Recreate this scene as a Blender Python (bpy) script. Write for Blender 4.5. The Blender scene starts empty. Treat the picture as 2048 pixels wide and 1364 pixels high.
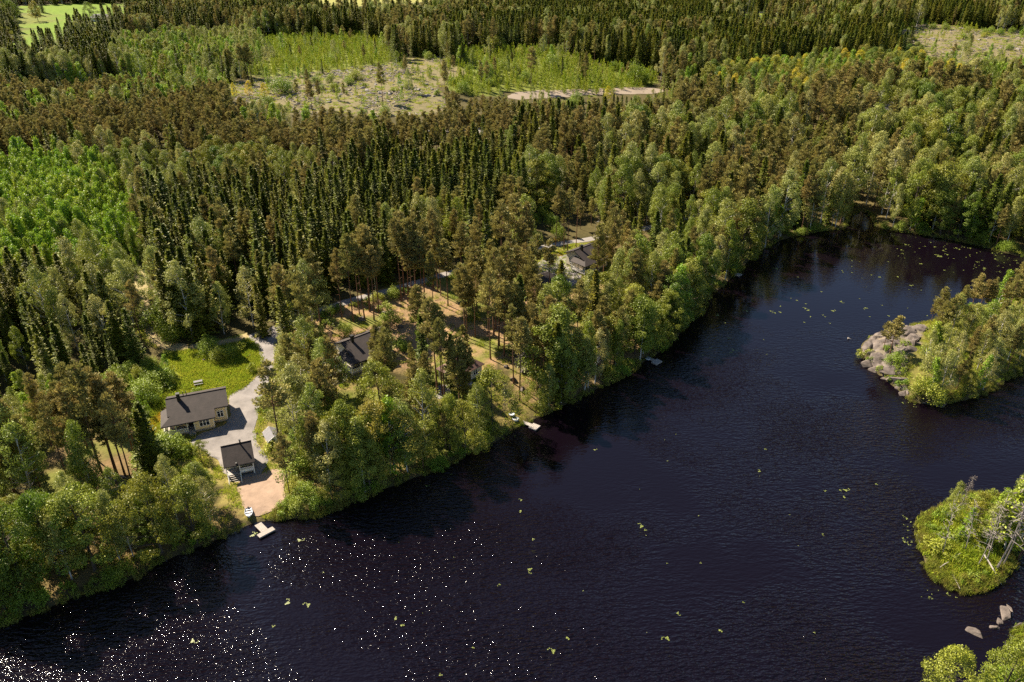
import bpy, bmesh, math, random
import numpy as np
from mathutils import Vector
from mathutils.geometry import delaunay_2d_cdt

S = bpy.context.scene
C = S.collection
R = math.radians

# ------------------------------------------------------------------ camera, sky, sun, exposure
H, F, P = 94.0, 1593.0, R(29.2)          # drone height, focal length in photo pixels, downward pitch
cd = bpy.data.cameras.new('camera'); cam = bpy.data.objects.new('camera', cd); C.objects.link(cam)
cam.location = (0, 0, H); cam.rotation_euler = (R(90) - P, 0, 0)
cd.sensor_width = 36; cd.lens = 36 * F / 2048; cd.clip_start = 1; cd.clip_end = 12000
S.camera = cam
SUN_AZ, SUN_EL = R(-50), R(43)           # azimuth from +Y, negative is to the left
w = bpy.data.worlds.new('World'); S.world = w; w.use_nodes = True
nt = w.node_tree; bg = nt.nodes['Background']
sky = nt.nodes.new('ShaderNodeTexSky'); sky.sky_type = 'NISHITA'; sky.sun_disc = False
sky.sun_elevation = SUN_EL; sky.sun_rotation = SUN_AZ; sky.altitude = 100; sky.air_density = 1.0; sky.dust_density = 0.3; sky.ozone_density = 2.0
nt.links.new(sky.outputs[0], bg.inputs[0]); bg.inputs[1].default_value = 0.05
sl = bpy.data.lights.new('sun', 'SUN'); sl.energy = 5.0; sl.angle = R(0.53); sl.color = (1.0, 0.87, 0.68)
so = bpy.data.objects.new('sun', sl); C.objects.link(so); so.location = (-150, 100, 200)
sd = Vector((math.sin(SUN_AZ) * math.cos(SUN_EL), math.cos(SUN_AZ) * math.cos(SUN_EL), math.sin(SUN_EL)))
so.rotation_euler = sd.to_track_quat('Z', 'Y').to_euler()
vs = S.view_settings; vs.view_transform = 'Standard'; vs.look = 'None'; vs.exposure = 1.6; vs.gamma = 1; vs.use_curve_mapping = False
cy = S.cycles; cy.max_bounces = 5; cy.diffuse_bounces = 2; cy.glossy_bounces = 2; cy.transmission_bounces = 3; cy.transparent_max_bounces = 4
cy.use_denoising = False; cy.sample_clamp_indirect = 4.0; cy.caustics_reflective = False; cy.caustics_refractive = False

# ------------------------------------------------------------------ helpers: projection, noise, polygons
rng = np.random.default_rng(7)
def up(u, v, z=0.0):
    """ray through photo pixel (u,v) met with the level z (arrays or scalars)"""
    x = (np.asarray(u, float) - 1024) / F; y = -(np.asarray(v, float) - 682) / F
    dy = math.cos(P) + y * math.sin(P); dz = -math.sin(P) + y * math.cos(P)
    t = (np.asarray(z) - H) / dz
    return np.stack([x * t, dy * t], -1)
def pr(x, y, z):
    zz = z - H; f = y * math.cos(P) - zz * math.sin(P); u = y * math.sin(P) + zz * math.cos(P)
    f = np.where(f < 1, 1, f)
    return 1024 + F * x / f, 682 - F * u / f
_perm = rng.integers(0, 2**31, 4096)
def vnoise(x, y, seed=0):
    xi = np.floor(x).astype(int); yi = np.floor(y).astype(int); fx = x - xi; fy = y - yi
    fx = fx * fx * (3 - 2 * fx); fy = fy * fy * (3 - 2 * fy)
    def h(a, b): return (_perm[(_perm[(a + seed * 131) & 4095] + b) & 4095] & 65535) / 65535.0
    return (h(xi, yi) * (1 - fx) + h(xi + 1, yi) * fx) * (1 - fy) + (h(xi, yi + 1) * (1 - fx) + h(xi + 1, yi + 1) * fx) * fy
def fbm(x, y, s, seed=0, o=4):
    a = 0; t = 0; k = 1.0
    for i in range(o):
        a = a + k * vnoise(np.asarray(x) / s, np.asarray(y) / s, seed + i); t += k; k *= .5; s *= .5
    return a / t * 2 - 1
def inpoly(x, y, poly):
    x = np.asarray(x); y = np.asarray(y); c = np.zeros(x.shape, bool); n = len(poly)
    mn = np.min(poly, 0); mx = np.max(poly, 0)
    m = (x >= mn[0]) & (x <= mx[0]) & (y >= mn[1]) & (y <= mx[1])
    if not m.any(): return c
    xs = x[m]; ys = y[m]; cc = np.zeros(xs.shape, bool)
    for i in range(n):
        (x1, y1), (x2, y2) = poly[i], poly[(i + 1) % n]
        if y1 == y2: continue
        cc ^= ((y1 > ys) != (y2 > ys)) & (xs < (x2 - x1) * (ys - y1) / (y2 - y1) + x1)
    c[m] = cc
    return c
def pdist(x, y, poly, closed=True):
    d = np.full(np.shape(x), 1e9); n = len(poly)
    for i in range(n if closed else n - 1):
        ax, ay = poly[i]; bx, by = poly[(i + 1) % n]
        vx, vy = bx - ax, by - ay; L = vx * vx + vy * vy + 1e-9
        t = np.clip(((x - ax) * vx + (y - ay) * vy) / L, 0, 1)
        d = np.minimum(d, (x - ax - t * vx)**2 + (y - ay - t * vy)**2)
    return np.sqrt(d)
def smooth(pts, closed=True, it=2):
    p = np.array(pts, float)
    for _ in range(it):
        q = np.roll(p, -1, 0) if closed else p[1:]
        a = p if closed else p[:-1]
        r = np.empty((len(a) * 2, 2)); r[0::2] = .75 * a + .25 * q; r[1::2] = .25 * a + .75 * q
        p = r if closed else np.vstack([p[:1], r, p[-1:]])
    return p
def sstep(a, b, x):
    t = np.clip((x - a) / (b - a), 0, 1); return t * t * (3 - 2 * t)

# ------------------------------------------------------------------ lake outline, islands, relief
SHORE = [(0,1250),(60,1232),(150,1195),(240,1170),(330,1125),(420,1090),(485,1056),(515,1046),(560,1040),(640,1030),(700,1005),(800,965),
         (900,930),(960,900),(1000,880),(1022,858),(1060,845),(1110,825),(1170,790),(1250,755),(1290,725),(1340,690),(1380,640),(1400,600),
         (1440,575),(1470,550),(1500,520),(1560,478),(1640,464),(1690,456),(1697,436),(1712,424),(1738,424),(1750,452),(1762,456),(1830,468),(1900,478),(1960,492),(2048,517)]
sh = up([p[0] for p in SHORE], [p[1] for p in SHORE], 0)
LAKE = smooth(np.vstack([sh, [(190,205),(260,170),(320,60),(300,-300),(-350,-300),(-300,0),(-140,52),(-85,70)]]), True, 2)
ISLES = [
 smooth(up(*zip(*[(1719,700),(1728,722),(1758,752),(1797,779),(1815,800),(1832,807),(1900,804),(1962,789),(2000,764),(2060,735),(2200,690),(2200,600),(2040,598),(1960,618),(1900,632),(1850,650),(1800,662),(1748,672),(1724,685)]), 0), True, 2),
 smooth(up(*zip(*[(1834,1050),(1842,1085),(1848,1120),(1868,1165),(1918,1188),(1968,1184),(2005,1160),(2025,1120),(2042,1080),(2052,1040),(2040,1005),(1985,990),(1930,998),(1870,1020)]), 0), True, 2),
 smooth(np.vstack([up(*zip(*[(2060,1250),(2032,1268),(2005,1330),(1950,1400),(1870,1470),(1840,1560)]), 0), [(32,20),(80,0),(150,20),(150,80)]]), True, 2)]
def landdist(x, y):
    """metres inland (positive) or out in the lake (negative)"""
    x = np.asarray(x, float); y = np.asarray(y, float)
    d = pdist(x, y, LAKE); d = np.where(inpoly(x, y, LAKE), -d, d)
    for k, I in enumerate(ISLES):
        e = pdist(x, y, I); e = np.where(inpoly(x, y, I), e, -e); d = np.maximum(d, e)
    return d + 0.9 * fbm(x, y, 9, 3, 3)
PADS = [(-61.5, 133.0, 7.5, 9, 2.0), (-48.5, 117.5, 3.0, 6, 1.2), (-31.5, 154.0, 7, 8, 3.4), (23.0, 207.5, 7, 8, 2.6), (-11.2, 147.6, 4, 6, 2.5)]     # x, y, flat radius, blend radius, level
def hg(x, y):
    x = np.asarray(x, float); y = np.asarray(y, float)
    d = landdist(x, y)
    dl = np.clip(d, 0, None)
    z = 0.9 * (1 - np.exp(-dl / 3.0)) + 1.3 * (1 - np.exp(-dl / 35.0))
    far = sstep(40, 160, d)
    z = z + far * (1.2 + 1.8 * fbm(x, y, 120, 11, 3)) + sstep(6, 25, d) * 0.5 * fbm(x, y, 14, 21, 3) + sstep(0, 3, d) * 0.10 * fbm(x, y, 2.5, 31, 2)
    for (u, v, a, s) in ((760,600,2.6,22),(1020,740,1.6,12),(820,150,7,75),(1850,85,7,90),(1250,140,5,80)):
        c = up(u, v, 2.); z = z + a * np.exp(-((x - c[0])**2 + (y - c[1])**2) / (2 * s * s)) * sstep(0, 12, d)
    i0 = ISLES[0]; m = inpoly(x, y, i0); e = np.where(m, np.clip(d, 0, None), 0)      # rock island: steep granite edge
    tip = 1 - sstep(96, 112, x)
    z = z + m * (2.4 * (1 - np.exp(-e / 2.2)) * (.55 + .45 * tip) + tip * 0.9 * np.abs(fbm(x, y, 5, 41, 3)))
    for (px, py, r0, r1, lv) in PADS:
        t = 1 - sstep(r0, r1 + r0 * .3, np.hypot(x - px, y - py)); z = z * (1 - t) + lv * t
    return np.where(d < 0, np.maximum(-2.5, d * 0.35 - 0.05), z)
def upg(u, v, it=6):
    """photo pixels -> points on the ground"""
    u = np.atleast_1d(np.asarray(u, float)); v = np.atleast_1d(np.asarray(v, float)); z = np.full(u.shape, 2.0)
    for _ in range(it):
        p = up(u, v, z); z = .5 * z + .5 * np.maximum(hg(p[:, 0], p[:, 1]), 0)
    return up(u, v, z)
def gp(u, v):
    p = upg(u, v)[0]; return float(p[0]), float(p[1]), float(max(hg(p[0], p[1]), 0))
def wpoly(pts, it=1):
    a = np.array(pts, float); return smooth(upg(a[:, 0], a[:, 1]), True, it)

# ------------------------------------------------------------------ objects: meshes, tags, materials
def tag(o, label=None, cat=None, group=None, kind=None):
    if label: o['label'] = label
    if cat: o['category'] = cat
    if group: o['group'] = group
    if kind: o['kind'] = kind
    return o
def link(name, me, parent=None, mat=None):
    o = bpy.data.objects.new(name, me); C.objects.link(o)
    if parent: o.parent = parent
    if mat and not me.materials: me.materials.append(mat)
    return o
def empty(name, loc, rz=0, **k):
    o = bpy.data.objects.new(name, None); C.objects.link(o); o.location = loc; o.rotation_euler.z = rz; o.empty_display_size = .5
    return tag(o, **k)
class MB:
    """collects boxes, tubes and loose faces and links them as one mesh"""
    def __init__(s): s.v = []; s.f = []
    def face(s, pts):
        n = len(s.v); s.v += [tuple(p) for p in pts]; s.f.append(tuple(range(n, n + len(pts)))); return s
    def box(s, x0, x1, y0, y1, z0, z1):
        return s.prism([(x0, y0), (x1, y0), (x1, y1), (x0, y1)], z0, z1)
    def prism(s, poly, z0, z1):
        n = len(s.v); k = len(poly)
        s.v += [(x, y, z0) for x, y in poly] + [(x, y, z1) for x, y in poly]
        s.f += [tuple(range(n + k - 1, n - 1, -1)), tuple(range(n + k, n + 2 * k))]
        s.f += [(n + i, n + (i + 1) % k, n + k + (i + 1) % k, n + k + i) for i in range(k)]; return s
    def slab(s, pts, t):
        """a roof plane: polygon pts (counter-clockwise from above) given thickness t below"""
        n = len(s.v); k = len(pts)
        s.v += [tuple(p) for p in pts] + [(p[0], p[1], p[2] - t) for p in pts]
        s.f += [tuple(range(n, n + k)), tuple(range(n + 2 * k - 1, n + k - 1, -1))]
        s.f += [(n + (i + 1) % k, n + i, n + k + i, n + k + (i + 1) % k) for i in range(k)]; return s
    def tube(s, path, rad, n=6, cap=True):
        b = len(s.v); path = [Vector(p) for p in path]
        for i, p in enumerate(path):
            d = (path[min(i + 1, len(path) - 1)] - path[max(i - 1, 0)]).normalized()
            a = d.orthogonal().normalized() if abs(d.z) < .9 else d.cross(Vector((0, 1, 0))).normalized()
            c = d.cross(a); r = rad[i] if hasattr(rad, '__len__') else rad
            for j in range(n):
                t = 2 * math.pi * j / n; s.v.append(tuple(p + r * (math.cos(t) * a + math.sin(t) * c)))
        for i in range(len(path) - 1):
            for j in range(n):
                s.f.append((b + i * n + j, b + i * n + (j + 1) % n, b + (i + 1) * n + (j + 1) % n, b + (i + 1) * n + j))
        if cap: s.f += [tuple(range(b + n - 1, b - 1, -1)), tuple(range(b + (len(path) - 1) * n, b + len(path) * n))]
        return s
    def mesh(s, name):
        me = bpy.data.meshes.new(name); me.from_pydata(s.v, [], s.f); me.update(); return me
    def build(s, name, mat, parent=None, bevel=0, smooth_=False):
        me = s.mesh(name)
        bm = bmesh.new(); bm.from_mesh(me); bmesh.ops.recalc_face_normals(bm, faces=bm.faces)
        if bevel: bmesh.ops.bevel(bm, geom=bm.edges, offset=bevel, segments=1, affect='EDGES')
        bm.to_mesh(me); bm.free()
        if smooth_:
            for p in me.polygons: p.use_smooth = True
        return link(name, me, parent, mat)

def N(nt_, t, **k):
    n = nt_.nodes.new(t)
    for a, b in k.items():
        if a in n.inputs: n.inputs[a].default_value = b
        else: setattr(n, a, b)
    return n
def mat(name, col, rough=.85, var=.25, scale=3.0, bump=0.0, col2=None, spec=.3, detail=6, metallic=0, wave=None):
    m = bpy.data.materials.new(name); m.use_nodes = True; t = m.node_tree; b = t.nodes['Principled BSDF']; L = t.links.new
    b.inputs['Roughness'].default_value = rough; b.inputs['Specular IOR Level'].default_value = spec; b.inputs['Metallic'].default_value = metallic
    tc = N(t, 'ShaderNodeTexCoord'); n = N(t, 'ShaderNodeTexNoise'); n.inputs['Scale'].default_value = scale; n.inputs['Detail'].default_value = detail
    n.inputs['Roughness'].default_value = .65
    L(tc.outputs['Object'], n.inputs['Vector'])
    r = N(t, 'ShaderNodeValToRGB'); c2 = col2 or tuple(min(1, c * (1 + var)) for c in col)
    r.color_ramp.elements[0].position = .32; r.color_ramp.elements[1].position = .68
    r.color_ramp.elements[0].color = (*[c * (1 - var) for c in col], 1); r.color_ramp.elements[1].color = (*c2, 1)
    L(n.outputs['Fac'], r.inputs[0]); L(r.outputs[0], b.inputs['Base Color'])
    if bump:
        n2 = N(t, 'ShaderNodeTexNoise'); n2.inputs['Scale'].default_value = scale * 4; n2.inputs['Detail'].default_value = 5
        L(tc.outputs['Object'], n2.inputs['Vector'])
        bp = N(t, 'ShaderNodeBump'); bp.inputs['Strength'].default_value = bump; bp.inputs['Distance'].default_value = .1
        L(n2.outputs['Fac'], bp.inputs['Height']); L(bp.outputs[0], b.inputs['Normal'])
    if wave:
        wv = N(t, 'ShaderNodeTexWave'); wv.bands_direction = wave[0]; wv.inputs['Scale'].default_value = wave[1]; wv.inputs['Distortion'].default_value = .3
        L(tc.outputs['Object'], wv.inputs['Vector'])
        bp = N(t, 'ShaderNodeBump'); bp.inputs['Strength'].default_value = .35; bp.inputs['Distance'].default_value = .03
        L(wv.outputs['Fac'], bp.inputs['Height']); L(bp.outputs[0], b.inputs['Normal'])
    return m
def leafmat(name, a, b_, trans=.3, rough=.55, spec=.25, hue=.02, tip=None):
    """foliage: colour between a and b_ per tree, lighter or darker per leaf clump (point attribute 'shade')"""
    m = bpy.data.materials.new(name); m.use_nodes = True; t = m.node_tree; L = t.links.new; p = t.nodes['Principled BSDF']; out = t.nodes['Material Output']
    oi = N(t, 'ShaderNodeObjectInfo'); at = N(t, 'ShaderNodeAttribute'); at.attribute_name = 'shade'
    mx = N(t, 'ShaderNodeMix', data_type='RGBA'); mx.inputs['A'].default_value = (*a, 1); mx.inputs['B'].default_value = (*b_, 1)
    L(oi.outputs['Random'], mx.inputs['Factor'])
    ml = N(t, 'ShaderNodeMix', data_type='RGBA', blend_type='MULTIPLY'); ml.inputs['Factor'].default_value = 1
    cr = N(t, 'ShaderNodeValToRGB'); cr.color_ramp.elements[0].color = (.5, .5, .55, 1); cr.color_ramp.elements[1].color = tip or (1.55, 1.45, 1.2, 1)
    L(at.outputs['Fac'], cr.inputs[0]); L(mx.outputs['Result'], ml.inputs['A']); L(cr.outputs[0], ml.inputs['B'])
    h = N(t, 'ShaderNodeHueSaturation'); mr = N(t, 'ShaderNodeMapRange'); mu = N(t, 'ShaderNodeMath', operation='MULTIPLY'); mu.inputs[1].default_value = 7.31
    fr = N(t, 'ShaderNodeMath', operation='FRACT'); L(oi.outputs['Random'], mu.inputs[0]); L(mu.outputs[0], fr.inputs[0]); L(fr.outputs[0], mr.inputs['Value'])
    mr.inputs['To Min'].default_value = .5 - hue; mr.inputs['To Max'].default_value = .5 + hue; L(mr.outputs[0], h.inputs['Hue']); L(ml.outputs['Result'], h.inputs['Color'])
    L(h.outputs[0], p.inputs['Base Color']); p.inputs['Roughness'].default_value = rough; p.inputs['Specular IOR Level'].default_value = spec
    tr = N(t, 'ShaderNodeBsdfTranslucent'); ms = N(t, 'ShaderNodeMixShader'); ms.inputs[0].default_value = trans
    L(h.outputs[0], tr.inputs[0]); L(p.outputs[0], ms.inputs[1]); L(tr.outputs[0], ms.inputs[2]); L(ms.outputs[0], out.inputs[0])
    return m

M = dict(
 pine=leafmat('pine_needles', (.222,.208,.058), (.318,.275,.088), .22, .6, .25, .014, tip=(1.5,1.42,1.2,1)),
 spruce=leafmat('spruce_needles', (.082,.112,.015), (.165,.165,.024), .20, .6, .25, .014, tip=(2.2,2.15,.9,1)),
 birch=leafmat('birch_leaves', (.195,.260,.022), (.37,.375,.115), .30, .5, .35, .014),
 sapling=leafmat('young_birch_leaves', (.190,.335,.018), (.290,.385,.036), .34, .5, .35, .012),
 broad=leafmat('broad_leaves', (.125,.185,.014), (.310,.315,.040), .28, .5, .35, .030),
 yellow=leafmat('yellow_leaves', (.45,.43,.030), (.56,.47,.055), .45, .55, .25, .010),
 plant=leafmat('young_conifer_needles', (.22,.31,.020), (.32,.37,.030), .28, .6, .2, .012),
 bush=leafmat('bush_leaves', (.165,.265,.020), (.32,.365,.050), .30, .5, .3, .018),
 grass=leafmat('grass_blades', (.22,.33,.022), (.37,.40,.050), .42, .6, .2, .016),
 reed=leafmat('reed_blades', (.25,.23,.060), (.21,.26,.04), .35, .6, .2, .018),
 rust=leafmat('copper_leaves', (.42,.18,.10), (.45,.20,.11), .35, .6, .2, .01),
 dead=leafmat('grey_needles', (.15,.13,.115), (.20,.17,.155), .1, .8, .1, .01),
 pbark=mat('pine_bark', (.16,.085,.05), .9, .4, 2.0, .5),
 sbark=mat('spruce_bark', (.085,.065,.05), .9, .35, 2.0, .5),
 bbark=mat('birch_bark', (.50,.47,.43), .7, .35, 2.5, .2),
 dbark=mat('dead_wood', (.20,.175,.16), .9, .3, 3.0, .3),
 gravel=mat('gravel', (.195,.177,.167), .95, .26, .45, .25, detail=12),
 asphalt=mat('pale_road', (.22,.20,.185), .9, .12, .8, .1),
 track=mat('sand_track', (.36,.25,.15), .95, .3, .8, .3, col2=(.28,.25,.10)),
 sand=mat('beach_sand', (.28,.197,.142), .95, .16, .7, .4, detail=12),
 pit=mat('bare_gravel_pit', (.20,.16,.12), .95, .15, .1, .2),
 roof=mat('dark_roof_felt', (.032,.0235,.021), .75, .3, .8, .15, spec=.35),
 roofgrey=mat('grey_roof_felt', (.16,.155,.165), .75, .15, 2.0, .1),
 roofred=mat('red_brown_roof', (.12,.07,.055), .8, .2, 2.0, .1),
 yellow_wall=mat('yellow_boards', (.74,.60,.36), .8, .05, .6),
 cream_wall=mat('cream_boards', (.74,.66,.52), .8, .05, .6),
 red_wall=mat('red_boards', (.26,.06,.04), .8, .1, 1.0, wave=('X', 3.4)),
 white=mat('white_paint', (.80,.78,.74), .55, .05, 2.0),
 plinth=mat('concrete', (.30,.28,.26), .9, .1, 2.0, .2),
 deck=mat('grey_deck_boards', (.32,.29,.27), .85, .15, 3.0),
 bleached=mat('bleached_planks', (.30,.27,.24), .85, .14, 4.0, .1),
 dark=mat('black_metal', (.015,.015,.016), .5, .1, 3.0),
 metal=mat('grey_metal', (.35,.36,.37), .45, .1, 3.0, metallic=.6),
 hull=mat('white_hull', (.42,.46,.52), .4, .08, 3.0),
 inner=mat('blue_grey_hull_inside', (.30,.36,.46), .5, .1, 3.0),
 bench=mat('pale_bench', (.62,.64,.66), .6, .1, 3.0),
 tarp=mat('grey_tarpaulin', (.30,.30,.31), .6, .15, 2.0),
 granite=mat('granite', (.078,.062,.053), .9, .45, .7, .9, detail=12, col2=(.18,.148,.128)),
 palerock=mat('pale_rock', (.19,.17,.155), .9, .3, .8, .5, detail=8),
 lily=mat('lily_leaf', (.17,.20,.045), .45, .25, 1.0, spec=.4),
 wood=mat('felled_wood', (.26,.225,.20), .9, .3, 2.0, .3),
)
def glassmat():
    m = bpy.data.materials.new('window_glass'); m.use_nodes = True; b = m.node_tree.nodes['Principled BSDF']
    b.inputs['Base Color'].default_value = (.02, .025, .03, 1); b.inputs['Roughness'].default_value = .035; b.inputs['Specular IOR Level'].default_value = .6; return m
M['glass'] = glassmat()

# ------------------------------------------------------------------ zones of the landscape, traced on the ground
Z = []      # (name, world polygon, ground colour, spacing, {species: weight}, (hmin,hmax))
def zone(name, px, col, sp, mix, hh): Z.append((name, wpoly(px), col, sp, mix, hh))
FLOOR = (.065,.055,.022); PFLOOR = (.25,.165,.10); GREEN = (.12,.14,.025); CUT = (.150,.130,.075)
zone('far fields', [(20,100),(33,60),(18,45),(20,12),(100,8),(255,9),(250,30),(150,58),(130,92),(90,104)], (.115,.185,.012), 0, {}, 0)
zone('far fields', [(606,3),(620,14),(740,12),(870,7),(900,-6),(610,-8)], (.24,.24,.075), 0, {}, 0)
zone('field copse', [(12,54),(20,30),(95,25),(108,40),(60,49)], GREEN, 6, {'broad': .8, 'spruce': .2}, (13,18))
zone('field copse', [(146,49),(155,36),(218,38),(205,49)], GREEN, 6, {'broad': .9, 'birch': .1}, (14,19))
zone('field copse', [(-100,100),(-100,25),(15,40),(32,95),(20,106)], GREEN, 5, {'spruce': .6, 'broad': .4}, (14,20))
zone('dark spruce belt', [(95,100),(200,102),(330,89),(540,76),(640,73),(770,84),(960,100),(1000,40),(760,40),(500,35),(300,28),(220,60)], FLOOR, 4.3, {'spruce': .66, 'pine': .22, 'birch': .12}, (16,22))
zone('young plantation', [(520,77),(640,73),(760,82),(800,100),(790,128),(700,141),(600,149),(470,160),(480,120)], GREEN, 3.2, {'plant': .93, 'birch': .01, 'bush': .06}, (3.8,7))
zone('birch scrub', [(230,98),(330,90),(520,80),(560,128),(460,160),(250,172),(240,120)], GREEN, 4.4, {'birch': .45, 'sapling': .35, 'broad': .12, 'plant': .08}, (8,14))
zone('dark spruce block', [(-120,110),(70,112),(160,99),(240,108),(250,168),(100,178),(-120,184)], FLOOR, 3.8, {'spruce': .9, 'birch': .1}, (16,21))
zone('birch strip', [(-120,184),(250,172),(450,162),(470,205),(300,210),(-120,200)], GREEN, 3.6, {'sapling': .45, 'plant': .3, 'spruce': .15, 'bush': .1}, (6,10))
zone('clear-cut', [(440,168),(600,149),(780,130),(830,112),(905,114),(900,150),(880,178),(905,208),(850,236),(720,232),(580,229),(480,206)], CUT, 6.5, {'bush': .5, 'plant': .25, 'spruce': .05, 'sapling': .2}, (1.5,6))
zone('young plantation', [(905,110),(960,102),(1080,105),(1180,122),(1260,141),(1340,174),(1180,178),(1010,184),(930,202),(890,172)], GREEN, 3.2, {'plant': .93, 'pine': .01, 'bush': .06}, (3.8,7))
zone('gravel pit', [(1005,196),(1040,182),(1180,179),(1300,173),(1342,187),(1200,188),(1050,201)], FLOOR, 0, {}, 0)
zone('scrub below the gravel pit', [(985,205),(1050,202),(1345,189),(1400,200),(1345,228),(1000,240)], FLOOR, 4.2, {'spruce': .4, 'birch': .25, 'plant': .2, 'bush': .15}, (5,9))
zone('brown pine wood', [(-220,205),(300,212),(480,208),(580,230),(720,234),(850,240),(900,205),(1000,215),(1020,262),(1040,330),(830,335),(660,352),(560,345),(280,340),(190,337),(-220,362)], FLOOR, 4.0, {'pine': .82, 'spruce': .08, 'sapling': .07, 'birch': .03}, (12,17))
zone('roadside thicket', [(180,352),(290,345),(500,342),(640,348),(700,380),(600,425),(420,425),(300,410),(230,380)], FLOOR, 5.2, {'broad': .36, 'birch': .28, 'pine': .26, 'spruce': .1}, (9,15))
zone('young birch plantation', [(-240,362),(180,342),(240,375),(282,430),(288,560),(220,604),(-240,610)], (.05,.06,.018), 3.8, {'sapling': .90, 'birch': .07, 'spruce': .03}, (9,15))
zone('dark spruce wood', [(285,428),(420,428),(600,428),(700,384),(830,338),(1010,350),(1062,400),(1075,497),(985,524),(780,587),(655,614),(566,646),(500,642),(440,652),(400,668),(345,672),(306,600),(292,520)], FLOOR, 4.5, {'spruce': .88, 'pine': .09, 'birch': .03}, (11,20))
zone('grassy track', [(262,640),(278,560),(292,560),(300,622),(345,690),(300,700)], (.15,.14,.03), 6, {'bush': 1}, (1,2))
zone('left spruce wood', [(-240,610),(225,605),(262,650),(285,705),(300,745),(230,785),(-240,830)], FLOOR, 4.6, {'spruce': .86, 'birch': .14}, (10,19))
zone('bushes behind the cottage', [(170,800),(300,725),(362,738),(378,788),(322,818),(292,866),(200,840)], (.10,.11,.02), 3.0, {'bush': .72, 'sapling': .28}, (2.5,5.5))
zone('left birch edge', [(-240,830),(120,800),(170,800),(190,840),(120,880),(60,960),(-240,1000)], (.08,.085,.02), 3.6, {'sapling': .5, 'birch': .4, 'bush': .1}, (8,12))
zone('left pine stand', [(110,880),(200,840),(285,880),(292,960),(268,1015),(110,1020),(60,960)], (.15,.105,.055), 6.5, {'pine': .88, 'birch': .12}, (15,19))
zone('foreground shore trees', [(-240,1000),(60,1000),(268,1020),(320,975),(400,985),(462,1005),(487,1060),(330,1128),(150,1198),(-240,1330)], (.15,.11,.05), 4.6, {'broad': .5, 'birch': .42, 'bush': .08}, (9,14))
zone('open pine stand', [(560,662),(650,612),(980,530),(1080,530),(1100,600),(1000,760),(830,760),(640,720),(578,705)], PFLOOR, 5.3, {'pine': .64, 'bush': .33, 'spruce': .03}, (15,22))
zone('lakeside belt', [(535,790),(600,740),(640,735),(830,775),(1000,775),(1112,828),(1000,888),(900,935),(700,1010),(595,1032),(575,1000),(575,955),(525,905),(512,850)], (.16,.13,.05), 4.7, {'birch': .28, 'pine': .44, 'broad': .09, 'bush': .19}, (11,18))
zone('lakeside wood', [(1000,720),(1100,580),(1200,565),(1400,598),(1342,692),(1250,758),(1110,828),(1030,780)], (.20,.145,.075), 4.5, {'pine': .46, 'birch': .24, 'broad': .14, 'bush': .1, 'spruce': .06}, (13,19))
zone('right mixed wood', [(1062,310),(1500,205),(2250,205),(2250,560),(1830,467),(1640,462),(1500,522),(1400,600),(1200,562),(1190,470),(1062,490)], (.10,.08,.035), 5.2, {'pine': .40, 'spruce': .2, 'birch': .30, 'broad': .10}, (12,22))
zone('dark lane edge', [(1062,420),(1190,430),(1195,475),(1062,492)], FLOOR, 6, {'pine': .5, 'bush': .5}, (3,16))
zone('yellow-green grove', [(1350,185),(1500,155),(1700,126),(1862,118),(2250,122),(2250,206),(1500,212),(1300,245)], GREEN, 5.6, {'broad': .30, 'yellow': .09, 'sapling': .27, 'birch': .24, 'spruce': .05, 'pine': .05}, (9,15))
zone('far clear-cut', [(1780,66),(1830,44),(1900,54),(2250,80),(2250,142),(1960,128),(1880,124),(1850,98)], CUT, 7, {'bush': .55, 'plant': .25, 'sapling': .2}, (1.5,6))
zone('far clear-cut', [(1440,26),(1560,23),(1790,44),(1790,58),(1640,43),(1500,41)], (.15,.18,.035), 9, {'bush': .8, 'plant': .2}, (1.5,3))
zone('far spruce wood', [(1000,30),(1440,34),(1640,50),(1780,68),(1840,102),(1860,118),(1700,126),(1500,158),(1400,168),(1250,138),(1080,103)], FLOOR, 4.4, {'spruce': .86, 'birch': .08, 'pine': .06}, (15,21))
zone('meadow', [(300,840),(322,812),(372,786),(362,738),(320,712),(360,704),(420,690),(490,668),(516,690),(523,722),(520,745),(495,772),(462,788),(340,800)], (.20,.22,.030), 0, {}, 0)
zone('cottage ground', [(290,890),(318,830),(462,788),(520,740),(548,690),(572,655),(585,680),(560,760),(520,850),(530,900),(575,955),(575,1000),(552,1032),(490,1050),(465,1000),(400,960),(330,940)], (.20,.17,.06), 0, {}, 0)
zone('second cottage ground', [(600,730),(640,700),(700,680),(770,672),(770,720),(740,745),(700,760),(620,770)], (.30,.24,.17), 0, {}, 0)
zone('third cottage ground', [(866,790),(875,745),(930,720),(960,740),(962,790),(900,808)], (.26,.19,.11), 0, {}, 0)
zone('fourth cottage ground', [(1050,580),(1060,525),(1085,500),(1180,480),(1225,495),(1225,560),(1120,580)], (.20,.19,.06), 0, {}, 0)
for k, I in enumerate(ISLES):
    Z.append((('rock island', 'small island', 'near shore')[k], I, ((.13,.12,.035), (.15,.15,.035), (.12,.12,.03))[k], (4.2, 2.4, 4)[k],
              ({'birch': .34, 'pine': .40, 'sapling': .14, 'bush': .12}, {'bush': .72, 'sapling': .28}, {'bush': .6, 'sapling': .4})[k], ((7,12.5), (.8,2.9), (2,5))[k]))
Z.append(('rock island tip', wpoly([(1712,690),(1725,725),(1758,757),(1800,785),(1818,797),(1818,770),(1812,725),(1832,692),(1860,652),(1800,655),(1745,668)]), (.16,.135,.115), 5.5, {'bush': 1}, (.6,1.6)))
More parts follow.
